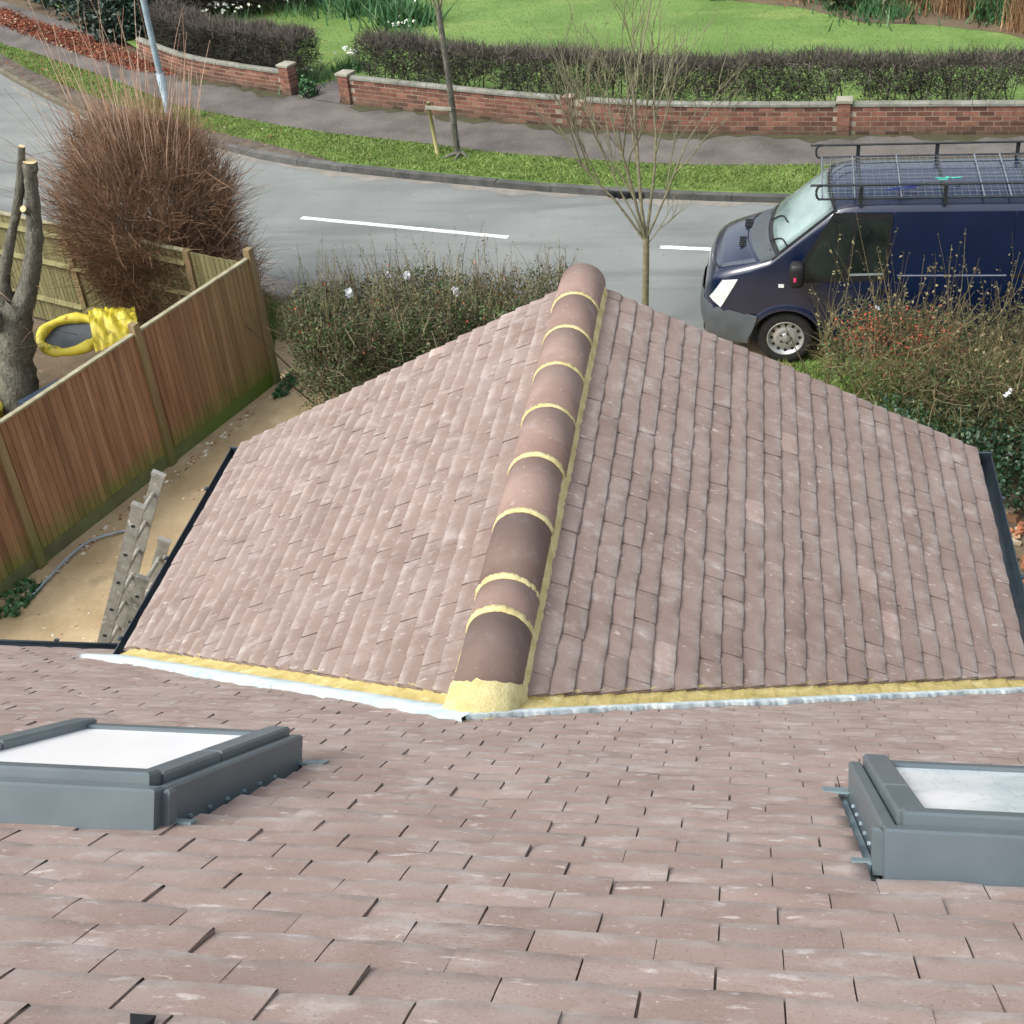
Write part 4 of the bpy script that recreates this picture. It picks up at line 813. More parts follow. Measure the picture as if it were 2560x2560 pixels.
for (dx, dy, dz, L_, r_) in ((-.62, .05, 1.0, 1.35, .026), (-.28, -.25, 1.25, 1.55, .028), (.02, .2, 1.35, 1.9, .034), (.28, -.1, 1.3, 1.6, .028), (.55, .12, 1.0, 1.25, .022), (-.1, .5, 1.1, 1.2, .02), (.85, -.1, .9, .55, .010), (-.45, .35, 1.1, 1.3, .02)):
    skeleton((-1.22, 15.05, 1.12 + random.uniform(-.05, .05)), (dx, dy, dz), L_, r_ * .72, 3, out, .48, .5, 3, 4)
limbs_mesh(out).build('crown', m_sapbark, sap, True)
st = thing('staked_tree', (-4.65, 20.78, .09), 'thin bare street tree tied to a timber stake in the far verge', 'tree')
mb = MB(); tp = smoothline3([(-4.60, 20.78, .03), (-4.66, 20.78, .3), (-4.66, 20.78, 1.2), (-4.7, 20.78, 2.4)], 14); tubes(mb, tp[None], np.array([[.085, .062, .055] + [.052] * 6 + [.045] * 5]), 10); mb.build('trunk', m_bark, st, True)
out = {}
for (dx, dy, dz, L_, r_) in ((-.4, 0, 1, 1.1, .02), (.3, .2, 1, 1.2, .022), (0, -.2, 1.2, 1.5, .026)): skeleton((-4.7, 20.78, 2.3), (dx, dy, dz), L_, r_, 3, out, .5)
limbs_mesh(out).build('crown', m_sapbark, st, True)
mb = MB()
for a_, l_ in ((3.5, .32), (4.4, .22), (2.6, .2), (5.6, .18)): tubes(mb, smoothline3([(-4.6, 20.78, .14), (-4.6 + math.cos(a_) * l_ * .5, 20.78 + math.sin(a_) * l_ * .5, .13), (-4.6 + math.cos(a_) * l_, 20.78 + math.sin(a_) * l_, .08)], 6)[None], np.linspace(.04, .015, 6)[None], 6)
mb.build('roots', m_bark, st, True)
stk = thing('tree_stake', (-5.03, 20.87, .09), 'leaning timber stake with a pale crossbar beside the street tree', 'stake')
mb = MB(); tubes(mb, np.array([[(-5.0, 20.87, .03), (-5.06, 20.87, .94)]]), .032, 8, caps=True); mb.build('stake_post', m_oldwood, stk, True)
mb = MB(); P0, P1 = np.array([-5.10, 20.84, .87]), np.array([-4.66, 20.72, .87]); box(mb, (P0 + P1) / 2, (.46, .022, .05), rotz(math.atan2(*(P1 - P0)[1::-1]))); mb.build('crossbar', m_cap, stk)

# ================================================================== NAVY VAN
VX, VY = 0.40, 14.08
van = thing('parked_van', (VX, VY, 0), 'navy blue panel van with a black roof rack parked at the kerb beyond the gable', 'van', rz=-.03)
VM = WORLD['parked_van']; HW = 0.80
def vW(V): V = np.asarray(V, float); A = np.array(VM); return V @ A[:3, :3].T + A[:3, 3]       # van space: x rearwards from the front axle, y away from the near side, z up
ZE_X = [-.95, -.92, -.84, -.74, -.62, -.50, -.34, -.20, .46, .60, .75, 1.0, 3.90, 3.96]
ZE_Z = [.62, .84, 1.01, 1.085, 1.13, 1.165, 1.21, 1.25, 1.80, 1.85, 1.87, 1.88, 1.88, 1.80]
def z_edge(x): return float(np.interp(x, ZE_X, ZE_Z))
def crown(x): return float(np.interp(x, [-.95, -.55, -.20, .0, .5, .9, 4], [.05, .075, .09, .12, .11, .09, .09]))
def nosef(x): return float(np.interp(x, [-.95, -.90, -.82, -.70, -.50, -.30, 0], [.50, .70, .83, .915, .97, .992, 1]))
def wside(z): return float(np.interp(z, [.2, .35, .6, .95, 1.10, 1.86], [.745, .775, .80, .80, .785, .70]))
def hwid(x, z): return wside(z) * nosef(x)
AXR, ARCH = 2.93, .40
def z_bot(x):
    zb = .26
    for ax in (0.0, AXR):
        if abs(x - ax) < ARCH: zb = max(zb, .31 + math.sqrt(ARCH ** 2 - (x - ax) ** 2))
    return zb
def ztop(x, w, we): return z_edge(x) + crown(x) * (1 - (abs(w) / we) ** 2.6)
xs = sorted(set([-.95, -.92, -.88, -.82, -.76, -.70, -.62, -.55, -.47, -.40] + [round(-.4 + .04 * i, 3) for i in range(21)] + [.46, .52, .6, .68, .75, .85, 1.0, 1.3, 1.7, 2.1, 2.45] + [round(2.53 + .04 * i, 3) for i in range(21)] + [3.4, 3.6, 3.9, 3.96]))
rings = []; NS, NT = 14, 13
for x in xs:
    ze = z_edge(x); zb = min(z_bot(x), ze - .02); z = np.linspace(zb, ze, NS); side = [(hwid(x, q), q) for q in z]; we = hwid(x, ze)
    top = [(w, ztop(x, w, we)) for w in np.linspace(we, -we, NT)[1:-1]]
    ring = [(x, HW - w, q) for w, q in side] + [(x, HW - w, q) for w, q in top] + [(x, HW + w, q) for w, q in side[::-1]]
    rings.append(ring)
nr = len(rings[0]); V = np.array(rings).reshape(-1, 3); F = [[i * nr + j, (i + 1) * nr + j, (i + 1) * nr + j + 1, i * nr + j + 1] for i in range(len(xs) - 1) for j in range(nr - 1)]
F += [list(range(nr))[::-1], [(len(xs) - 1) * nr + j for j in range(nr)]]
mb = MB(); mb.add(vW(V), F); body = mb.build('body', m_van, van, True)
def patch(name, cor, mat, parent, off=.005, side=-1, nx=10, nz=10, th=.012, label=None):
    """Panel following the near (side=-1) or far body side between four (x, z) corners."""
    c = np.array(cor, float); g = []
    for i in range(nx + 1):
        for j in range(nz + 1):
            s, t = i / nx, j / nz; x, z = (1 - t) * ((1 - s) * c[0] + s * c[1]) + t * ((1 - s) * c[3] + s * c[2]); g.append((x, HW + side * (hwid(x, z) + off), z))
    g = np.array(g); inner = g.copy(); inner[:, 1] -= side * th; n1 = nz + 1; q = [[i * n1 + j, (i + 1) * n1 + j, (i + 1) * n1 + j + 1, i * n1 + j + 1] for i in range(nx) for j in range(nz)]
    k = len(g); ed = [(i * n1, (i + 1) * n1) for i in range(nx)] + [(i * n1 + nz, (i + 1) * n1 + nz) for i in range(nx)] + [(j, j + 1) for j in range(nz)] + [(nx * n1 + j, nx * n1 + j + 1) for j in range(nz)]
    mb = MB(); mb.add(vW(np.vstack([g, inner])), q + [[a, b, k + b, k + a] for a, b in ed]); o = mb.build(name, mat, parent); 
    return tag(o, label)
for sd in (-1, 1):
    door = patch('front_door', [(.30, .46), (1.085, .32), (1.085, 1.835), (.63, 1.835)] if False else [(.43, .34), (1.085, .32), (1.085, 1.82), (.56, 1.82)], m_van, van, .005, sd, 12, 14)
    patch('window_surround', [(.00, 1.03), (1.06, 1.06), (1.09, 1.80), (.47, 1.815)], m_vblack, door, .008, sd)
    patch('quarter_glass', [(.10, 1.09), (.60, 1.10), (.70, 1.765), (.50, 1.77)], m_vglass, door, .011, sd)
    patch('door_glass', [(.635, 1.12), (1.03, 1.13), (1.055, 1.755), (.735, 1.765)], m_vglass, door, .011, sd)
    patch('window_reflection', [(.66, 1.118), (1.02, 1.128), (1.022, 1.152), (.665, 1.142)], m_winreflect, door, .014, sd, 8, 1)  # reflection along the foot of the door glass, painted as a pale strip
    patch('sliding_door', [(1.105, .31), (2.33, .31), (2.33, 1.82), (1.105, 1.82)], m_van, van, .005, sd, 10, 12)
    patch('rubbing_strip', [(1.17, 1.115), (2.30, 1.115), (2.30, 1.127), (1.17, 1.127)], m_strip, van, .012, sd, 10, 1)
    patch('door_rail', [(2.36, 1.10), (3.4, 1.10), (3.4, 1.135), (2.36, 1.135)], m_vblack, van, .008, sd, 10, 1)
    patch('rear_panel', [(2.35, .80), (3.85, .80), (3.85, 1.82), (2.35, 1.82)], m_van, van, .004, sd)
    patch('headlight', [(-.865, .785), (-.735, .70), (-.545, 1.06), (-.715, 1.035)], m_lamp, van, .012, sd)
    patch('side_indicator', [(-.095, .985), (-.035, .985), (-.035, 1.02), (-.095, 1.02)], m_lamp, van, .016, sd, 3, 3)
    patch('door_handle', [(.98, .93), (1.075, .93), (1.075, .97), (.98, .97)], m_vblack, van, .016, sd, 3, 2)
    # arch lip and dark liner, wheel
    for ax in (0.0, AXR):
        y0 = HW + sd * .80; mb = MB(); an = np.radians(np.linspace(-8, 152 if ax == 0 else 188, 40)); lip = []
        for rr, dy in ((ARCH - .012, .012), (ARCH + .045, .012), (ARCH + .075, -.01)): lip.append(np.column_stack([ax + rr * np.cos(an), np.full(40, HW) + sd * np.array([hwid(ax + rr * math.cos(q), .31 + rr * math.sin(q)) + dy for q in an]), .31 + rr * np.sin(an)]))
        mb.add(vW(np.vstack(lip)), [[r * 40 + i, r * 40 + i + 1, (r + 1) * 40 + i + 1, (r + 1) * 40 + i] for r in range(2) for i in range(39)]); mb.build('wheel_arch', m_van, van, True)
        an = np.radians(np.linspace(-8, 188, 40)); mb = MB(); lin = [np.column_stack([ax + (ARCH - .004) * np.cos(an), np.full(40, y0 - sd * d), .31 + (ARCH - .004) * np.sin(an)]) for d in (.01, .34)]
        mb.add(vW(np.vstack(lin + [np.array([[ax, y0 - sd * .34, .31]])])), [[i, i + 1, 41 + i, 40 + i] for i in range(39)] + [[40 + i, 41 + i, 80] for i in range(39)]); mb.build('arch_liner', m_vblack, van)
        def lathe(prof, n=40):
            P = np.array([(ax + r * math.cos(a), y0 - sd * (d + .035), .318 + r * math.sin(a)) for a in np.linspace(0, 6.283185, n, endpoint=False) for d, r in prof]); k = len(prof)
            return P, [[i * k + j, ((i + 1) % n) * k + j, ((i + 1) % n) * k + j + 1, i * k + j + 1] for i in range(n) for j in range(k - 1)]
        wh = MB(); wh.add(*[f(z) if False else z for f, z in ((vW, vW(lathe([(.20, .19), (.20, .29), (.17, .315), (.10, .318), (.03, .316), (.005, .295), (.0, .25), (.012, .205)])[0])),)], lathe([(.20, .19), (.20, .29), (.17, .315), (.10, .318), (.03, .316), (.005, .295), (.0, .25), (.012, .205)])[1])
        wheel = wh.build('wheel', m_tyre, van, True)
        P, Fq = lathe([(.012, .212), (.004, .205), (.02, .192), (.045, .180), (.05, .150), (.03, .118), (.022, .085), (.03, .07), (.02, .055), (.012, .045), (.012, .001)]); mb = MB(); mb.add(vW(P), Fq); mb.build('rim', m_chrome, wheel, True)
        mb = MB()
        for q in range(12):
            a = q * 6.283 / 12; c = np.array([ax + .158 * math.cos(a), y0 - sd * .079, .318 + .158 * math.sin(a)]); box(mb, (0, 0, 0), (.001, .001, .001)) if False else mb.add(vW(boxv(c, (.030, .012, .030), roty(-a))), BOXF)
        for q in range(5):
            a = q * 6.283 / 5; c = np.array([ax + .062 * math.cos(a), y0 - sd * .05, .318 + .062 * math.sin(a)]); mb.add(vW(boxv(c, (.018, .03, .018), roty(-a))), BOXF)
        mb.build('rim_slot', m_vblack, wheel)
    # mirror
    c = np.array([.10, HW + sd * .93, 1.20]); mb = MB()
    th_, ph_ = np.meshgrid(np.linspace(-1.5708, 1.5708, 11), np.linspace(0, 6.2832, 20, endpoint=False)); sg_ = lambda v: np.sign(v) * np.abs(v) ** .55
    V = np.column_stack([(.085 * sg_(np.cos(th_)) * sg_(np.cos(ph_))).ravel(), (.095 * sg_(np.cos(th_)) * sg_(np.sin(ph_))).ravel(), (.145 * sg_(np.sin(th_))).ravel()])
    mb.add(vW(V + c), [[i * 11 + j, ((i + 1) % 20) * 11 + j, ((i + 1) % 20) * 11 + j + 1, i * 11 + j + 1] for i in range(20) for j in range(10)]); mb.add(vW(boxv(c + np.array([.02, -sd * .10, -.11]), (.10, .16, .05))), BOXF); mir = mb.build('door_mirror', m_vblack, van, True)
    if sd < 0: mb = MB(); mb.add(vW(boxv(c + np.array([-.02, -.092, -.02]), (.03, .012, .05))), BOXF); tag(mb.build('reflector', pmat('pink_reflector', (.55, .03, .10), (.6, .05, .14), 9, .4), mir))
# bumper wrapped round the nose, grille, windscreen, cowl, wipers, bonnet lines
path = [(-.33, .812)] + [(x, hwid(x, .55)) for x in (-.45, -.55, -.66, -.76, -.84, -.90, -.945)]
ring_p = [(x, HW - w - .012) for x, w in path] + [(-.985, HW - .25), (-.99, HW), (-.985, HW + .25)] + [(x, HW + w + .012) for x, w in path[::-1]]
mb = MB(); V = []; lv = [(.27, .03), (.36, .0), (.54, -.012), (.68, 0), (.735, .02)]
for z, ins in lv:
    for (x, y) in ring_p: xe_ = -math.sqrt(max((ARCH + .03) ** 2 - (z - .31) ** 2, .01)); V.append((min(x + ins * (1 if x < -.6 else .2), xe_), HW + (y - HW) * (1 - ins * .6), z - (z - .27) * .22 * float(np.clip((x + .80) / .42, 0, 1))))
n = len(ring_p); mb.add(vW(V), [[r * n + i, r * n + i + 1, (r + 1) * n + i + 1, (r + 1) * n + i] for r in range(len(lv) - 1) for i in range(n - 1)]); mb.build('bumper', m_vgrey, van, True)
mb = MB()
for q in range(4): mb.add(vW(boxv((float(np.interp(.78 + q * .042, [.62, .82, .98], [-.95, -.92, -.84])) - .004, HW, .78 + q * .042), (.016, .54 + .10 * q, .02))), BOXF)
mb.build('grille', m_vblack, van)
def top_patch(name, fb, ft, wb, wt, mat, off=.006, n=14, m=14, parent=van):
    """Panel lying on the upper skin: fb(q), ft(q) give x of its front and back edge across q in -1..1."""
    V = []
    for i in range(n + 1):
        s = i / n
        for j in range(m + 1):
            q = -1 + 2 * j / m; x = (1 - s) * fb(q) + s * ft(q); we = hwid(x, z_edge(x)); w = q * ((1 - s) * wb + s * wt) * we
            V.append((x, HW + w, ztop(x, w, we) + off))
    k = m + 1; mb = MB(); V = np.array(V); V2 = V - np.array([0, 0, .012]); N = len(V)
    ed = [(j, j + 1) for j in range(m)] + [(n * k + j, n * k + j + 1) for j in range(m)] + [(i * k, (i + 1) * k) for i in range(n)] + [(i * k + m, (i + 1) * k + m) for i in range(n)]
    mb.add(vW(np.vstack([V, V2])), [[i * k + j, (i + 1) * k + j, (i + 1) * k + j + 1, i * k + j + 1] for i in range(n) for j in range(m)] + [[a, b, N + b, N + a] for a, b in ed]); return mb.build(name, mat, parent, True)
top_patch('screen_surround', lambda q: -.27 + .10 * q * q, lambda q: .44 + .07 * q * q, .99, .985, m_vblack, .004)
top_patch('windscreen', lambda q: -.18 + .09 * q * q, lambda q: .405 + .06 * q * q, .925, .93, m_vscreen, .010)
top_patch('cowl', lambda q: -.43 + .14 * q * q, lambda q: -.23 + .10 * q * q, .93, .95, m_vgrey, .008)
top_patch('bonnet', lambda q: -.87 + .10 * q * q, lambda q: -.455 + .12 * q * q, .80, .90, m_van, .006)
for y0_ in (.42, .95):
    mb = MB(); pts = [(-.20, y0_, ztop(-.20, y0_ - HW, .78) + .035), (-.08, y0_ - .14, ztop(-.08, y0_ - .14 - HW, .75) + .028), (-.02, y0_ - .34 if y0_ < .6 else y0_ - .44, ztop(-.02, max(y0_ - .36 - HW, -.7), .75) + .03)]; tubes(mb, vW(smoothline3(pts, 8))[None], .009, 5); mb.build('wiper', m_vblack, van)
for q in range(2):
    mb = MB()
    for k_ in range(6): mb.add(vW(boxv((-.50 + .045 * q, .52 + q * .5 + k_ * .045, ztop(-.50 + .045 * q, .52 + q * .5 + k_ * .045 - HW, .78) + .012), (.10, .018, .012))), BOXF)
    mb.build('bonnet_vent', m_vblack, van)
# roof rack: its rails, posts, hoops, bars and wire floor
rack = MB(); fl = 1.975; ya, yb_ = .10, 1.30
def rt(pts, r=.013, sides=8, m=rack): tubes(m, vW(smoothline3(pts, max(2, 6 * (len(pts) - 1))) if len(pts) > 2 else np.array(pts, float))[None], r, sides)
for y in (ya, yb_):
    hz = .15 if y == ya else .14
    rt([(3.75, y, fl + hz), (.5, y, fl + hz), (.34, y, fl + hz), (.285, y, fl + hz * .8), (.275, y, fl + hz * .35), (.30, y, fl), (.36, y, fl - .005), (1, y, fl), (3.75, y, fl)])
for x in (.74, 1.60, 2.46, 3.32):
    for y in (ya, yb_):
        hz = .15 if y == ya else .14; o_ = -.02 if y == ya else .02
        mb = MB(); V = boxv((x, y + o_, (1.90 + fl + hz) / 2), (.042, .012, fl + hz - 1.90)); mb.add(vW(V), BOXF); mb.build('rack_post', m_rack, van)
    mb = MB(); mb.add(vW(boxv((x, (ya + yb_) / 2, fl - .012), (.03, yb_ - ya, .018))), BOXF); mb.build('rack_bar', m_rack, van)
rack.build('rack_rail', m_rack, van, True)
mb = MB(); x_ = np.arange(.36, 3.7, .075); y_ = np.arange(ya + .06, yb_, .10)
P = np.concatenate([np.array([[(x, ya, fl), (x, yb_, fl)] for x in x_])]); tubes(mb, vW(P.reshape(-1, 3)).reshape(-1, 2, 3), .0019, 4)
P = np.array([[(.33, y, fl + .004), (3.72, y, fl + .004)] for y in y_]); tubes(mb, vW(P.reshape(-1, 3)).reshape(-1, 2, 3), .0019, 4); mb.build('rack_mesh', m_wire, van, kind='stuff')
for x in (.34, .68, 1.16, 2.0, 2.27):
    mb = MB(); rt([(x, ya, fl + .006), (x, yb_, fl + .006)], .009, 6, mb); mb.build('rack_crossbar', m_wire, van)
def tangle(name, c, s, r, mat, n, label, cat):
    P = c + rng.normal(size=(n, 3)) * np.array([s * 1.5, s, s * .12]); P[:, 2] = np.maximum(P[:, 2], fl + .012); mb = MB(); tubes(mb, vW(smoothline3(P, n * 7))[None], r, 6); return mb.build(name, mat, None, True, label=label, cat=cat)
tangle('rope', np.array([1.66, .48, fl + .05]), .06, .007, m_rope, 9, 'turquoise rope coiled on the wire floor of the van rack', 'rope')
tangle('rope', np.array([1.22, .30, fl + .04]), .07, .006, m_rope2, 8, 'dark blue cord tangled on the van rack nearer the cab', 'rope')

# ================================================================== SHRUBS, HEDGES, GRASS
def ell_points(n, c, rad, shell=.55, zmin=None):
    d = unit(rng.normal(size=(n, 3))); r = rng.random(n) ** (1 / 3); r = shell + (1 - shell) * r; P = d * r[:, None]
    return P * np.asarray(rad) + np.asarray(c), d
bush = thing('twiggy_bush', (-7.25, 14.95, 0), 'big round brown twiggy bush with long pale shoots behind the corner of the timber fence', 'bush')
mb = MB(); n = 34; a = rng.random(n) * 6.283; P0 = np.column_stack([-7.25 + rng.normal(size=n) * .16, 14.95 + rng.normal(size=n) * .14, np.full(n, .02)]); E1 = np.column_stack([np.cos(a) * rng.uniform(.15, .8, n), np.sin(a) * rng.uniform(.1, .7, n), np.ones(n)])
twigs(mb, P0, E1, rng.uniform(1.0, 1.65, n), .020, .25, 6, sides=6); mb.build('stems', m_bush, bush, True)
mb = MB(); c0 = np.array([-7.32, 15.0, 1.55]); rad = np.array([1.14, .95, 1.36])
P, d = ell_points(9500, c0, rad, .25); lump_ = 1 + .10 * np.sin(d[:, 0] * 6 + d[:, 2] * 5) + .08 * np.sin(d[:, 1] * 9 + d[:, 0] * 4); P = c0 + (P - c0) * lump_[:, None]; P = P[P[:, 2] > .3]; d = unit(P - c0 - np.array([0, 0, -.7])); n = len(P)
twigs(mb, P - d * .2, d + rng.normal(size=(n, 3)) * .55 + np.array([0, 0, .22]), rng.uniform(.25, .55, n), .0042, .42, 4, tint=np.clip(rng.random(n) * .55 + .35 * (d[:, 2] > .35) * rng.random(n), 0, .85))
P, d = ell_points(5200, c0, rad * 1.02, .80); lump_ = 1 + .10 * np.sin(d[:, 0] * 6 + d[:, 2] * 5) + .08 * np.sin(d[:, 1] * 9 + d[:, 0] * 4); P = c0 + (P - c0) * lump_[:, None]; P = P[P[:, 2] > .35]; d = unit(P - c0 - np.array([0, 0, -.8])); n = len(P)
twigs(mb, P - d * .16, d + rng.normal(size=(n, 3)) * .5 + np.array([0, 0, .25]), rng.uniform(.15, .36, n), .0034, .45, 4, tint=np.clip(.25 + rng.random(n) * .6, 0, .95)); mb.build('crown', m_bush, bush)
mb = MB(); c1 = np.array([-6.95, 14.72, .85]); P, d = ell_points(3600, c1, (.98, .62, .75), .2); P = P[P[:, 2] > .12]; n = len(P); twigs(mb, P, unit(P - c1 + np.array([0, 0, .5])) + rng.normal(size=(n, 3)) * .6, rng.uniform(.2, .45, n), .0038, .4, 4, tint=rng.random(n) * .6); mb.build('lower_twigs', m_bush, bush)
mb = MB(); n = 220; a = rng.random(n) * 6.283; rr = np.sqrt(rng.random(n)); P0 = c0 + np.column_stack([np.cos(a) * rr * .80, np.sin(a) * rr * .62, 1.12 - .5 * rr ** 2 + 0 * a])
d = np.column_stack([np.cos(a) * rr * .40, np.sin(a) * rr * .28, np.ones(n)]); twigs(mb, P0, d, np.where(rng.random(n) < .26, rng.uniform(.9, 1.75, n), rng.uniform(.35, .85, n)), .0062, .18, 6)
n = 34; a = rng.normal(size=n) * .5 + 2.9; P0 = c0 + np.column_stack([np.cos(a) * .95, np.sin(a) * .3, rng.uniform(-.1, .7, n)]); twigs(mb, P0, np.column_stack([-rng.uniform(.4, .9, n), rng.normal(size=n) * .3, rng.uniform(.4, 1.1, n)]), rng.uniform(.5, 1.35, n), .0045, .15, 5)
n = 22; P0 = c0 + np.column_stack([rng.uniform(.7, 1.0, n), rng.normal(size=n) * .3, rng.uniform(-.3, .5, n)]); twigs(mb, P0, np.column_stack([rng.uniform(.5, 1, n), rng.normal(size=n) * .2, rng.uniform(.2, .8, n)]), rng.uniform(.35, .9, n), .0034, .15, 5); mb.build('shoots', m_sprout, bush, kind='stuff')

def hedge_band(line, s0, s1, depth, z0, z1, n, top_round=.12):
    """Points inside a clipped hedge that follows a line; returns points and outward directions."""
    ds = s0 + rng.random(n) * (s1 - s0); p, t, _ = along(line, ds); nn = np.column_stack([-t[:, 1], t[:, 0]]); u = rng.random(n) * 2 - 1; e = rng.random(n) < .6; u = np.where(e, np.sign(u) * (1 - .22 * rng.random(n)), u)
    z = z0 + (z1 - z0) * rng.random(n); tp = rng.random(n) < .3; z = np.where(tp, z1 - .12 * rng.random(n), z); u = np.where(tp, rng.random(n) * 2 - 1, u)
    bulge = .06 * np.sin(ds * 2.3) + .04 * np.sin(ds * 5.1 + 1); q = p + nn * (u * (depth / 2 + bulge * .5))[:, None]; z = z + (.03 * np.sin(ds * 1.7) + .02 * np.sin(ds * 6)) * (z > (z0 + z1) / 2)
    out = np.column_stack([nn * (u * ~tp)[:, None], .35 + .9 * tp + 0 * u]); return np.column_stack([q, z]), out, ds
def far_hedge(line, s0, s1, depth, zg_, zlow, ztop_, n, label, legs):
    p, t, _ = along(line, [(s0 + s1) / 2]); root = thing('clipped_hedge', (p[0][0], p[0][1], zg_), label, 'hedge')
    P, o, ds = hedge_band(line, s0, s1, depth, zlow, ztop_, n); k = len(P); mb = MB()
    gap = (np.sin(ds * 5.0) + .6 * np.sin(ds * 2.1 + 2) > .95) & (P[:, 2] < zlow + .22); keep = ~gap; P, o = P[keep], o[keep]; k = len(P)
    twigs(mb, P, o + rng.normal(size=(k, 3)) * .7, rng.uniform(.10, .22, k), .0056, .3, 3, tint=np.clip(rng.random(k) * .75 + .25 * (P[:, 2] > ztop_ - .12) * rng.random(k), 0, 1))
    mb.build('crown', m_htwig, root); mb = MB(); m = np.arange(0, k, 5); leaves(mb, P[m] + rng.normal(size=(len(m), 3)) * .02, rng.uniform(.02, .035, len(m)), tint=rng.random(len(m)) * .65); mb.build('leaves', m_hleaf, root)
    if legs:
        mb = MB(); dd = np.arange(s0 + .1, s1, .30) + rng.normal(size=len(np.arange(s0 + .1, s1, .30))) * .05; p, t, _ = along(line, dd); k = len(dd)
        for r_ in range(4): twigs(mb, np.column_stack([p, np.full(k, zg_ - .02)]), np.column_stack([rng.normal(size=(k, 2)) * (.16 if r_ == 0 else .5), np.ones(k)]), rng.uniform(.45, .75, k), .020 if r_ == 0 else .010, .3, 5, tint=rng.random(k) * .35, sides=5)
        mb.build('stems', m_htwig, root)
HR = WALLR + np.array([0.10, .78]); lr_ = along(HR, [0])[2]
far_hedge(HR, .25, lr_ - .2, .46, .098, .40, 1.02, 30000, 'long clipped dark hedge above the long brick wall, bare and gappy at its foot', True)
HL = WALLL + np.array([.20, .62]); ll_ = along(HL, [0])[2]
far_hedge(HL, .05, ll_ + 0 - .3, .6, .098, .16, .96, 17000, 'clipped dark hedge behind the shorter curving brick wall', True)

def wild_hedge(name, poly, zt, label, ntw, nlf, nsh, sh_len, leafmat, twmat, shmat, extra=None, stem_n=60, cat='hedge', openx=None, bud=(.008, .018), low=.12):
    c = np.mean(np.asarray(poly), axis=0); root = thing(name, (c[0], c[1], 0), label, cat); mb = MB()
    P = scatter(poly, stem_n, .0); twigs(mb, P, np.column_stack([rng.normal(size=(stem_n, 2)) * .3, np.ones(stem_n)]), rng.uniform(.6, 1.0, stem_n) * zt, .013, .35, 6, tint=rng.random(stem_n) * .6, sides=5); mb.build('stems', twmat, root)
    mb = MB(); P = scatter(poly, ntw); P[:, 2] = zt * (.12 + .83 * rng.random(ntw) ** .7) + .06 * np.sin(P[:, 0] * 4 + P[:, 1] * 3); P = P[~((P[:, 0] < openx) & (P[:, 2] < .62) & (rng.random(len(P)) < .93))] if openx else P; ntw = len(P); twigs(mb, P, rng.normal(size=(ntw, 3)) + np.array([0, 0, .5]), rng.uniform(.12, .34, ntw), .0036, .35, 4); mb.build('twigs', twmat, root)
    mb = MB(); P = scatter(poly, nlf); P[:, 2] = zt * (.10 + .88 * rng.random(nlf) ** .75) + .06 * np.sin(P[:, 0] * 4 + P[:, 1] * 3); P = P[~((P[:, 0] < openx) & (P[:, 2] < .62) & (rng.random(len(P)) < .95))] if openx else P; leaves(mb, P, rng.uniform(.016, .034, len(P))); mb.build('leaves', leafmat, root)
    if nsh:
        mb = MB(); P = scatter(poly, nsh); P[:, 2] = zt * rng.uniform(.65, .98, nsh); ln = rng.uniform(*sh_len, nsh); E_ = twigs(mb, P, np.column_stack([rng.normal(size=(nsh, 2)) * .22, np.ones(nsh)]), ln, .0036, .12, 5)
        k = rng.integers(0, nsh, nsh * 9); f = rng.random(nsh * 9) ** .55; leaves(mb, P[k] + (E_[k] - P[k]) * f[:, None] + rng.normal(size=(nsh * 9, 3)) * .012, rng.uniform(*bud, nsh * 9)); mb.build('shoots', shmat, root, kind='stuff')
    if extra: extra(root)
    return root
H1 = [(-5.02, 12.75), (-5.05, 13.6), (-4.6, 14.0), (-3.3, 14.0), (-1.95, 13.9), (-1.8, 13.1), (-3.2, 12.7), (-4.4, 12.5)]
def red1(root):
    mb = MB(); P = scatter(H1, 260); P[:, 2] = rng.uniform(.75, 1.42, 260); leaves(mb, P, rng.uniform(.014, .026, 260)); mb.build('blossom', m_red, root)
wild_hedge('garden_hedge', H1, 1.36, 'scruffy leafy hedge with pale shoots beyond the left slope of the gable roof', 8500, 30000, 480, (.22, .65), m_gleaf, m_gtwig, m_olive, red1, 70)
H2 = [(.74, 12.6), (.70, 13.3), (1.2, 13.65), (2.6, 13.55), (4.6, 13.2), (4.6, 11.6), (2.9, 11.5), (1.9, 11.9)]
def red2(root):
    mb = MB(); n = 900; P = scatter([(.74, 12.6), (.74, 13.3), (1.5, 13.4), (2.3, 13.2), (2.2, 12.4), (1.2, 12.3)], n); k = rng.integers(0, 40, n); ctr = scatter([(.8, 12.5), (.8, 13.1), (2.2, 13.0), (2.0, 12.4)], 40); P[:, :2] = .7 * P[:, :2] + .3 * ctr[k][:, :2]; P[:, 2] = .78 + .44 * rng.random(n) + .1 * np.sin(k * 1.0); leaves(mb, P, rng.uniform(.010, .021, n)); mb.build('blossom', m_red, root)
wild_hedge('flowering_hedge', H2, 1.10, 'wild flowering hedge with red blossom and upright budding shoots in front of the van', 8500, 15000, 240, (.45, 1.15), m_gleaf, m_olive, m_olive, red2, 90, openx=1.55, bud=(.012, .030))
mb = MB(); iv = [(2.15, 11.1), (1.45, 11.9), (1.2, 12.35), (1.9, 12.3), (2.9, 12.1), (4.6, 11.7), (4.6, 10.9), (2.9, 11.0)]; P = scatter(iv, 8200); P[:, 2] = .05 + .62 * rng.random(8200) * np.clip((P[:, 1] - 10.9) / .5, .1, 1) + .07 * np.sin(P[:, 0] * 6); leaves(mb, P, rng.uniform(.028, .052, len(P)), aspect=1.2)
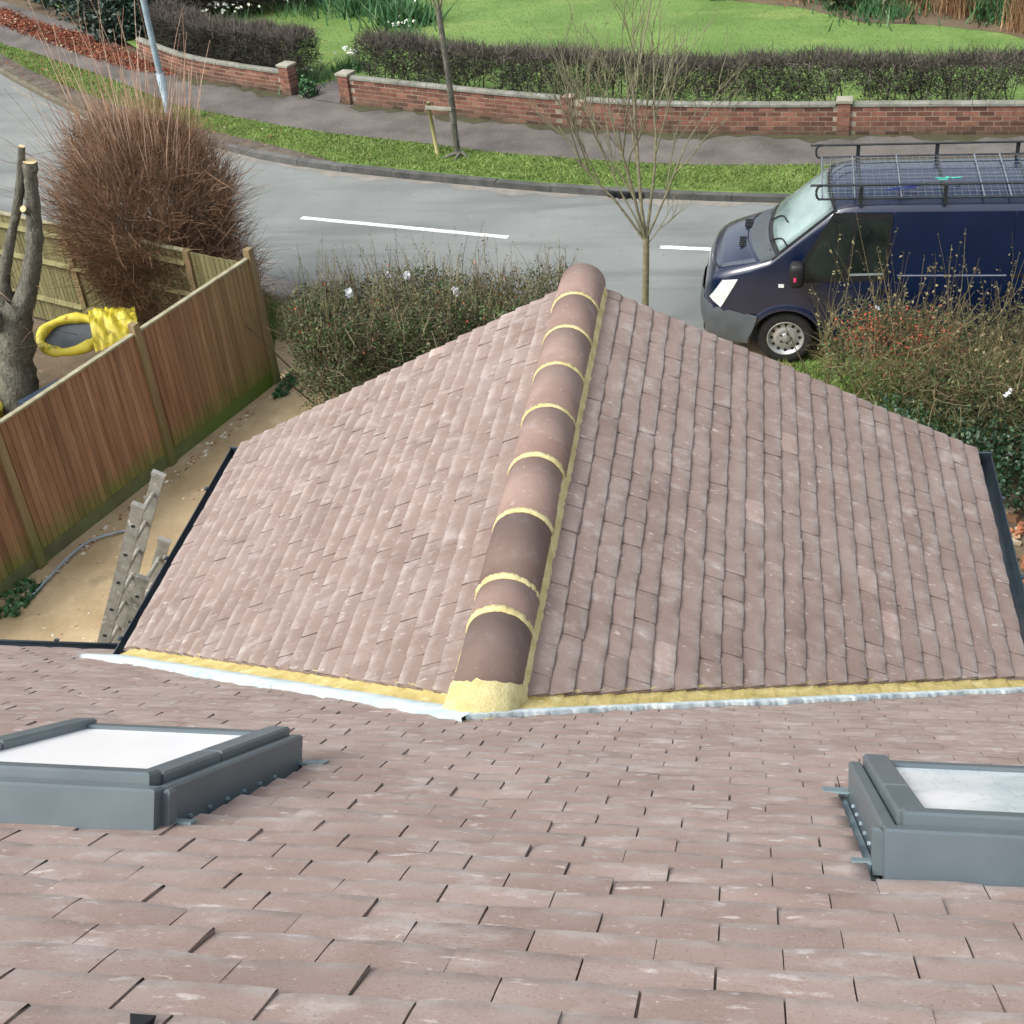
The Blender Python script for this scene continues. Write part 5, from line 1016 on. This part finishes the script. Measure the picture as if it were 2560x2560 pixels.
mb.build('ivy', m_ivy, label='dark green ivy spreading at the foot of the flowering hedge beside the right gutter', cat='ivy', kind='stuff')

def paper(c, s, name, label, grp=None):
    mb = MB(); n = 6; g = np.array([(i / (n - 1) - .5, j / (n - 1) - .5) for i in range(n) for j in range(n)]); V = np.column_stack([g * s, rng.normal(size=len(g)) * s * .16 + .2 * s * np.sin(g[:, 0] * 7)]); V = V @ (rotz(rng.random() * 6) @ rotx(rng.uniform(.5, 1.1))).T + np.asarray(c)
    q = [[i * n + j, (i + 1) * n + j, (i + 1) * n + j + 1, i * n + j + 1] for i in range(n - 1) for j in range(n - 1)]; mb.add(V, q); mb.build(name, m_white, label=label, cat='litter', group=grp)
paper((-4.37, 13.28, 1.38), .10, 'paper_scrap', 'white paper scrap, leftmost of those caught in the left hedge', 'litter caught in the hedges')
paper((-3.98, 13.62, 1.42), .08, 'paper_scrap', 'pale crumpled scrap, second from left in the left hedge', 'litter caught in the hedges')
paper((-3.78, 13.62, 1.42), .085, 'paper_scrap', 'creamy white scrap, third from left in the left hedge', 'litter caught in the hedges')
paper((-3.16, 13.25, 1.40), .10, 'paper_scrap', 'crinkled silvery white wrapper, rightmost in the left hedge near the ridge', 'litter caught in the hedges')
paper((2.42, 11.75, 1.0), .075, 'paper_scrap', 'white crumpled scrap low in the flowering hedge near the right gutter', 'litter caught in the hedges')
paper((1.27, 12.85, 1.35), .05, 'paper_scrap', 'small white scrap on top of the flowering hedge below the van window', 'litter caught in the hedges')

# dark evergreen bank and shrubs at the top left, garden borders
def shrub(name, c, rad, label, mat, n, size, stemmat=m_htwig, cat='shrub', zmin=.1, aspect=1.6, group=None):
    root = thing(name, (c[0], c[1], .09), label, cat, group); mb = MB(); P, d = ell_points(n, c, rad, .45); lump = 1 + .16 * np.sin(d[:, 0] * 5 + d[:, 2] * 4) + .12 * np.sin(d[:, 1] * 9 + 1); P = np.asarray(c) + (P - np.asarray(c)) * lump[:, None]; P = P[P[:, 2] > zmin]
    leaves(mb, P, rng.uniform(size * .6, size * 1.25, len(P)), aspect=aspect); mb.build('foliage', mat, root); mb = MB(); k = 10; twigs(mb, np.tile([[c[0], c[1], .05]], (k, 1)) + rng.normal(size=(k, 3)) * .06 * np.array([1, 1, 0]), np.column_stack([rng.normal(size=(k, 2)) * .5, np.ones(k)]), rng.uniform(.6, 1.0, k) * (c[2] + rad[2] * .5), .02, .2, 5, sides=5); mb.build('stems', stemmat, root, kind='stuff'); return root
EG = [((-17.6, 33.6), .9, 'leftmost dark evergreen shrub on the bank at the top left corner'), ((-16.2, 32.0), .85, 'dark evergreen shrub on the bank, second from the left corner'), ((-14.9, 30.7), .85, 'dark evergreen shrub in the middle of the bank above the red leaves'), ((-13.9, 29.5), .75, 'dark evergreen shrub on the bank next to the wall end'), ((-13.2, 28.5), .62, 'small dark evergreen shrub touching the upper end of the curving wall')]
for (x, y), r_, lb_ in EG: shrub('evergreen_shrub', (x, y, r_ * .75), (r_ * 1.25, r_ * 1.0, r_), lb_, m_evergreen, 3600, .075, group='evergreen shrubs on the bank')
for (x, y), r_, lb_ in (((-14.6, 32.4), 1.3, 'tall brown leafless mass behind the evergreen bank'), ((-12.95, 29.35), .95, 'dark bare shrub directly behind the upper end of the left clipped hedge'), ((-11.9, 30.0), 1.0, 'dark bare shrub behind the middle of the left clipped hedge'),
                        ((-10.8, 30.5), 1.0, 'dark bare shrub at the back left corner of the small lawn'), ((-9.6, 30.9), .95, 'dark bare shrub at the back of the small lawn, nearest the tall green leaves')):
    root = thing('bare_shrub', (x, y, .09), lb_, 'shrub', 'bare shrubs at the back'); mb = MB(); P, d = ell_points(4200, (x, y, r_ * .8), (r_ * 1.5, r_, r_), .4); P = P[P[:, 2] > .1]; n = len(P); twigs(mb, P, unit(P - np.array([x, y, 0])) + rng.normal(size=(n, 3)) * .5, rng.uniform(.2, .4, n), .008, .3, 3, tint=rng.random(n) * .45); mb.build('twigs', m_htwig, root)
def clump(name, c, n, h, spread, mat, label, cat='plant', flowers=0, w=.02, lean=.45, fmat=m_petal):
    root = thing(name, (c[0], c[1], .098), label, cat); P = np.array([c[0], c[1], .098]) + rng.normal(size=(n, 3)) * np.array([spread, spread * .8, 0]); mb = MB(); blades(mb, P, rng.uniform(h * .55, h, n), w, lean); mb.build('blades', mat, root, kind='stuff')
    if flowers:
        mb = MB(); Q = np.array([c[0], c[1], .098]) + rng.normal(size=(flowers, 3)) * np.array([spread * .8, spread * .6, 0]); Q[:, 2] = .098 + h * rng.uniform(.75, 1.1, flowers); 
        for _ in range(3): leaves(mb, Q + rng.normal(size=Q.shape) * .012, rng.uniform(.035, .06, flowers), aspect=1.2)
        mb.build('petals', fmat, root, kind='stuff')
clump('flower_clump', (-7.55, 25.35), 170, .42, .17, m_leafgreen, 'green clump with white flowers just inside the garden entrance', flowers=26)
clump('flower_clump', (-8.25, 24.75), 150, .34, .22, m_leafgreen, 'spiky green clump beside the left gate pier, few white flowers', flowers=5)
clump('flower_clump', (-11.3, 29.0), 160, .4, .4, m_leafgreen, 'drift of white flowers at the back of the left clipped hedge', flowers=34)
clump('flower_clump', (-9.7, 29.6), 140, .4, .35, m_leafgreen, 'small white flowered drift at the back edge of the small lawn', flowers=18)
clump('leafy_clump', (-8.2, 29.6), 520, .75, .42, m_leafgreen, 'tall lush green leaves at the back right of the small lawn', w=.045)
clump('leafy_clump', (-7.2, 28.4), 420, .6, .34, m_leafgreen, 'lush green leaves nearer the hedge on the right of the small lawn', w=.045, flowers=6)
clump('leafy_clump', (-6.9, 26.9), 260, .45, .22, m_leafgreen, 'spiky green clump just behind the left end of the long hedge', flowers=10)
shrub('pier_shrub', (-8.02, 23.98, .22), (.15, .13, .22), 'small dark green shrub growing against the left gate pier', m_leafgreen, 420, .05, zmin=.09)
shrub('border_shrub', (-.15, 29.4, .45), (.95, .5, .5), 'dark glossy green shrub at the top edge of the large lawn', m_leafgreen, 2600, .09)
shrub('border_shrub', (1.7, 28.1, .36), (.38, .34, .38), 'small grey green rounded shrub in the top border', m_hleaf, 1500, .05)
clump('border_plant', (2.1, 28.3), 420, .8, .38, m_leafgreen, 'bright green upright leaves behind the rounded shrub in the top border', w=.04)
clump('border_plant', (1.0, 28.9), 300, .5, .3, m_straw, 'dry brownish plant between the two shrubs in the top border', w=.02)
clump('border_plant', (2.5, 27.5), 380, .32, .42, m_leafgreen, 'low pale green ground plants at the front of the top border', w=.035, flowers=5)
clump('ornamental_grass', (4.0, 27.3), 900, 1.05, .24, m_straw, 'reddish brown dry grass tuft in the top border, left of two', w=.014, lean=.16)
clump('ornamental_grass', (5.05, 26.2), 1000, 1.2, .26, m_straw, 'tall brown dry grass tuft at the right edge of the border', w=.014, lean=.16)
clump('border_plant', (4.55, 27.0), 600, .85, .28, m_leafgreen, 'dense green spiky plant between the two dry grass tufts', w=.03)
clump('border_plant', (3.2, 27.9), 340, .5, .45, m_straw, 'straw coloured stems behind the low plants of the top border', w=.02)
bare = thing('bare_shrub', (2.95, 28.0, .09), 'small leafless dark shrub in the middle of the top border', 'shrub'); mb = MB(); n = 120; twigs(mb, np.array([2.95, 28.0, .1]) + rng.normal(size=(n, 3)) * np.array([.12, .1, 0]), np.column_stack([rng.normal(size=(n, 2)) * .35, np.ones(n)]), rng.uniform(.4, .95, n), .012, .2, 4, tint=rng.random(n) * .3); mb.build('stems', m_htwig, bare, kind='stuff')
sheet('flower_bed', [(-1.2, 30.2), (-.4, 28.9), (.9, 28.2), (2.0, 27.0), (3.2, 26.7), (4.4, 26.0), (5.0, 25.2), (6.2, 24.6), (14, 24), (14, 34), (-1.2, 34)], .104, m_earth, kind='structure')
# grass on the verges and the lawns
gp = [tuple(p) for p in KERB[::3] + np.array([.05, .16]) if -17 < p[0] < 6.5] + [tuple(p) for p in VERGE_FAR[::-3] if -17 < p[0] < 6.5]
P = scatter(gp, 60000, .09); worn = (P[:, 0] < -6.9) & inpoly(P, kb2 + soil_edge[::-1]); P = P[~worn]; mb = MB(); blades(mb, P, rng.uniform(.018, .050, len(P)), .016, .7); mb.build('verge_grass', m_grass, kind='stuff', label='short rough grass covering the far verge', cat='grass')
lp = [(x, y) for x, y in lawn_poly if -14 < x < 9 and y < 40]
P = scatter([(-12.5, 27.3), (-8.2, 24.9), (-7.3, 24.3), (7, 21.3), (7, 30), (-9, 33), (-13, 30)], 70000, .098); mb = MB(); blades(mb, P, rng.uniform(.006, .014, len(P)), .022, .9, tint=.3 + .4 * rng.random(len(P))); mb.build('lawn_grass', m_lawnb, kind='stuff', label='short bright green grass of the lawns', cat='grass')
P = np.concatenate([scatter([(-6.6, 15.1), (-6.7, 16.2), (-4.6, 15.3), (-4.9, 14.5), (-5.8, 14.7)], 4200, .0), scatter([(.0, 13.2), (.0, 14.1), (3.5, 14.0), (3.5, 13.0)], 9000, .0)]); mb = MB(); blades(mb, P, rng.uniform(.03, .10, len(P)), .014, .6); mb.build('near_grass', m_grass, kind='stuff', label='rough grass along the near edge of the road', cat='grass')
P = np.concatenate([scatter([(-7.25, 9.2), (-7.05, 9.8), (-6.8, 9.75), (-6.85, 9.2)], 160, .0), scatter([(-5.55, 13.3), (-5.5, 13.9), (-5.3, 13.9), (-5.4, 13.3)], 120, 0)]); mb = MB(); leaves(mb, P + np.array([0, 0, .03]), rng.uniform(.03, .06, len(P))); blades(mb, P, rng.uniform(.04, .12, len(P)), .02, .7); mb.build('weeds', m_leafgreen, kind='stuff', label='small green weeds at the foot of the fence along the sandy path', cat='weeds')
# fallen red leaves on the footpath, rubble beside the right gutter, stones along the fence foot
RL = np.array([(-17.95, 31.73), (-16.18, 30.13), (-14.77, 29.15), (-13.33, 27.93), (-11.99, 26.55), (-11.0, 25.7), (-12.33, 26.3), (-13.57, 27.2), (-15.72, 29.0), (-17.26, 30.3)]) * .9886
P = scatter(RL, 9000, .10); P[:, :2] += rng.normal(size=(9000, 2)) * .07; P[:, 2] += rng.random(9000) * .02; mb = MB(); leaves(mb, P, rng.uniform(.02, .05, 9000), nrm=np.array([0, 0, 2.2]), aspect=1.3); mb.build('fallen_leaves', m_redleaf, kind='stuff', label='drift of fallen red leaves along the footpath under the evergreen bank', cat='leaves')
P = scatter(gp, 500, .12); P = P[P[:, 0] < -8]; P2 = scatter(foot_far, 300, .10); P = np.concatenate([P, P2[P2[:, 0] > -19]]); mb = MB(); leaves(mb, P, rng.uniform(.02, .045, len(P)), nrm=np.array([0, 0, 2.0]), tint=.55 + .45 * rng.random(len(P))); mb.build('scattered_leaves', m_redleaf, kind='stuff', label='pale and rusty leaves scattered over the path and verge', cat='leaves')
def stones(name, poly, n, smin, smax, label, z=0.0, tints=None, kind='stuff', cat='rubble'):
    mb = MB(); P = scatter(poly, n, z); 
    for p in P:
        s = rng.uniform(smin, smax); V = boxv((0, 0, 0), (s, s * rng.uniform(.5, .9), s * rng.uniform(.35, .6))) + rng.normal(size=(8, 3)) * s * .09; V = V @ (rotz(rng.random() * 6.3) @ rotx(rng.normal() * .3)).T; mb.add(V + p + np.array([0, 0, s * .12]), BOXF, 0, rng.random() if tints is None else rng.choice(tints))
    mb.build(name, m_rubble, kind=kind, label=label, cat=cat)
stones('rubble', [(1.75, 8.6), (1.8, 11.0), (2.2, 11.3), (4.0, 11.0), (4.0, 8.6)], 320, .03, .13, 'broken brick and stone rubble on bare ground beside the right gutter')
stones('path_stones', [(-7.1, 9.3), (-5.62, 13.4), (-5.5, 13.3), (-6.95, 9.3)], 260, .012, .04, 'small stones and debris along the foot of the fence', tints=[.15, .6, .7, 1.0])
pn, tn_, _ = along(NEAR, np.linspace(0, 46, 300)); sel = (pn[:, 0] < -4.3) & (pn[:, 0] > -7.6); pn = pn[sel]; k = len(pn)
mb = MB(); w_ = .42 + .12 * np.sin(pn[:, 0] * 5) + rng.normal(size=k) * .03
mb.add(np.column_stack([np.vstack([pn + np.array([0, .12]), pn - np.column_stack([0 * w_, w_])]), np.full(2 * k, .010)]), np.array([[i, i + 1, k + i + 1, k + i] for i in range(k - 1)])); mb.build('dusty_crossover', m_grit, kind='structure')
stones('path_grit', [(-7.0, 8.6), (-5.5, 12.9), (-4.5, 12.4), (-4.0, 8.6)], 420, .008, .026, 'small stones strewn over the sandy path', tints=[.2, .65, .75, 1.0])
for (x, y, a_, lb_, tn) in ((2.28, 10.75, .3, 'broken orange brick lying on the bare ground beside the right gutter', .45), (2.52, 10.35, 1.2, 'orange brick lying on the bare ground nearest the right gutter end', .5), (2.46, 9.6, .4, 'pale broken block on the bare ground beside the right gutter', 1.0)):
    mb = MB(); V = boxv((0, 0, 0), (.215, .10, .065)) + rng.normal(size=(8, 3)) * .006; mb.add(V @ (rotz(a_) @ rotx(.15)).T + np.array([x, y, .07]), BOXF, 0, tn); mb.build('loose_brick', m_rubble, label=lb_, cat='brick', group='loose bricks on the bare ground')
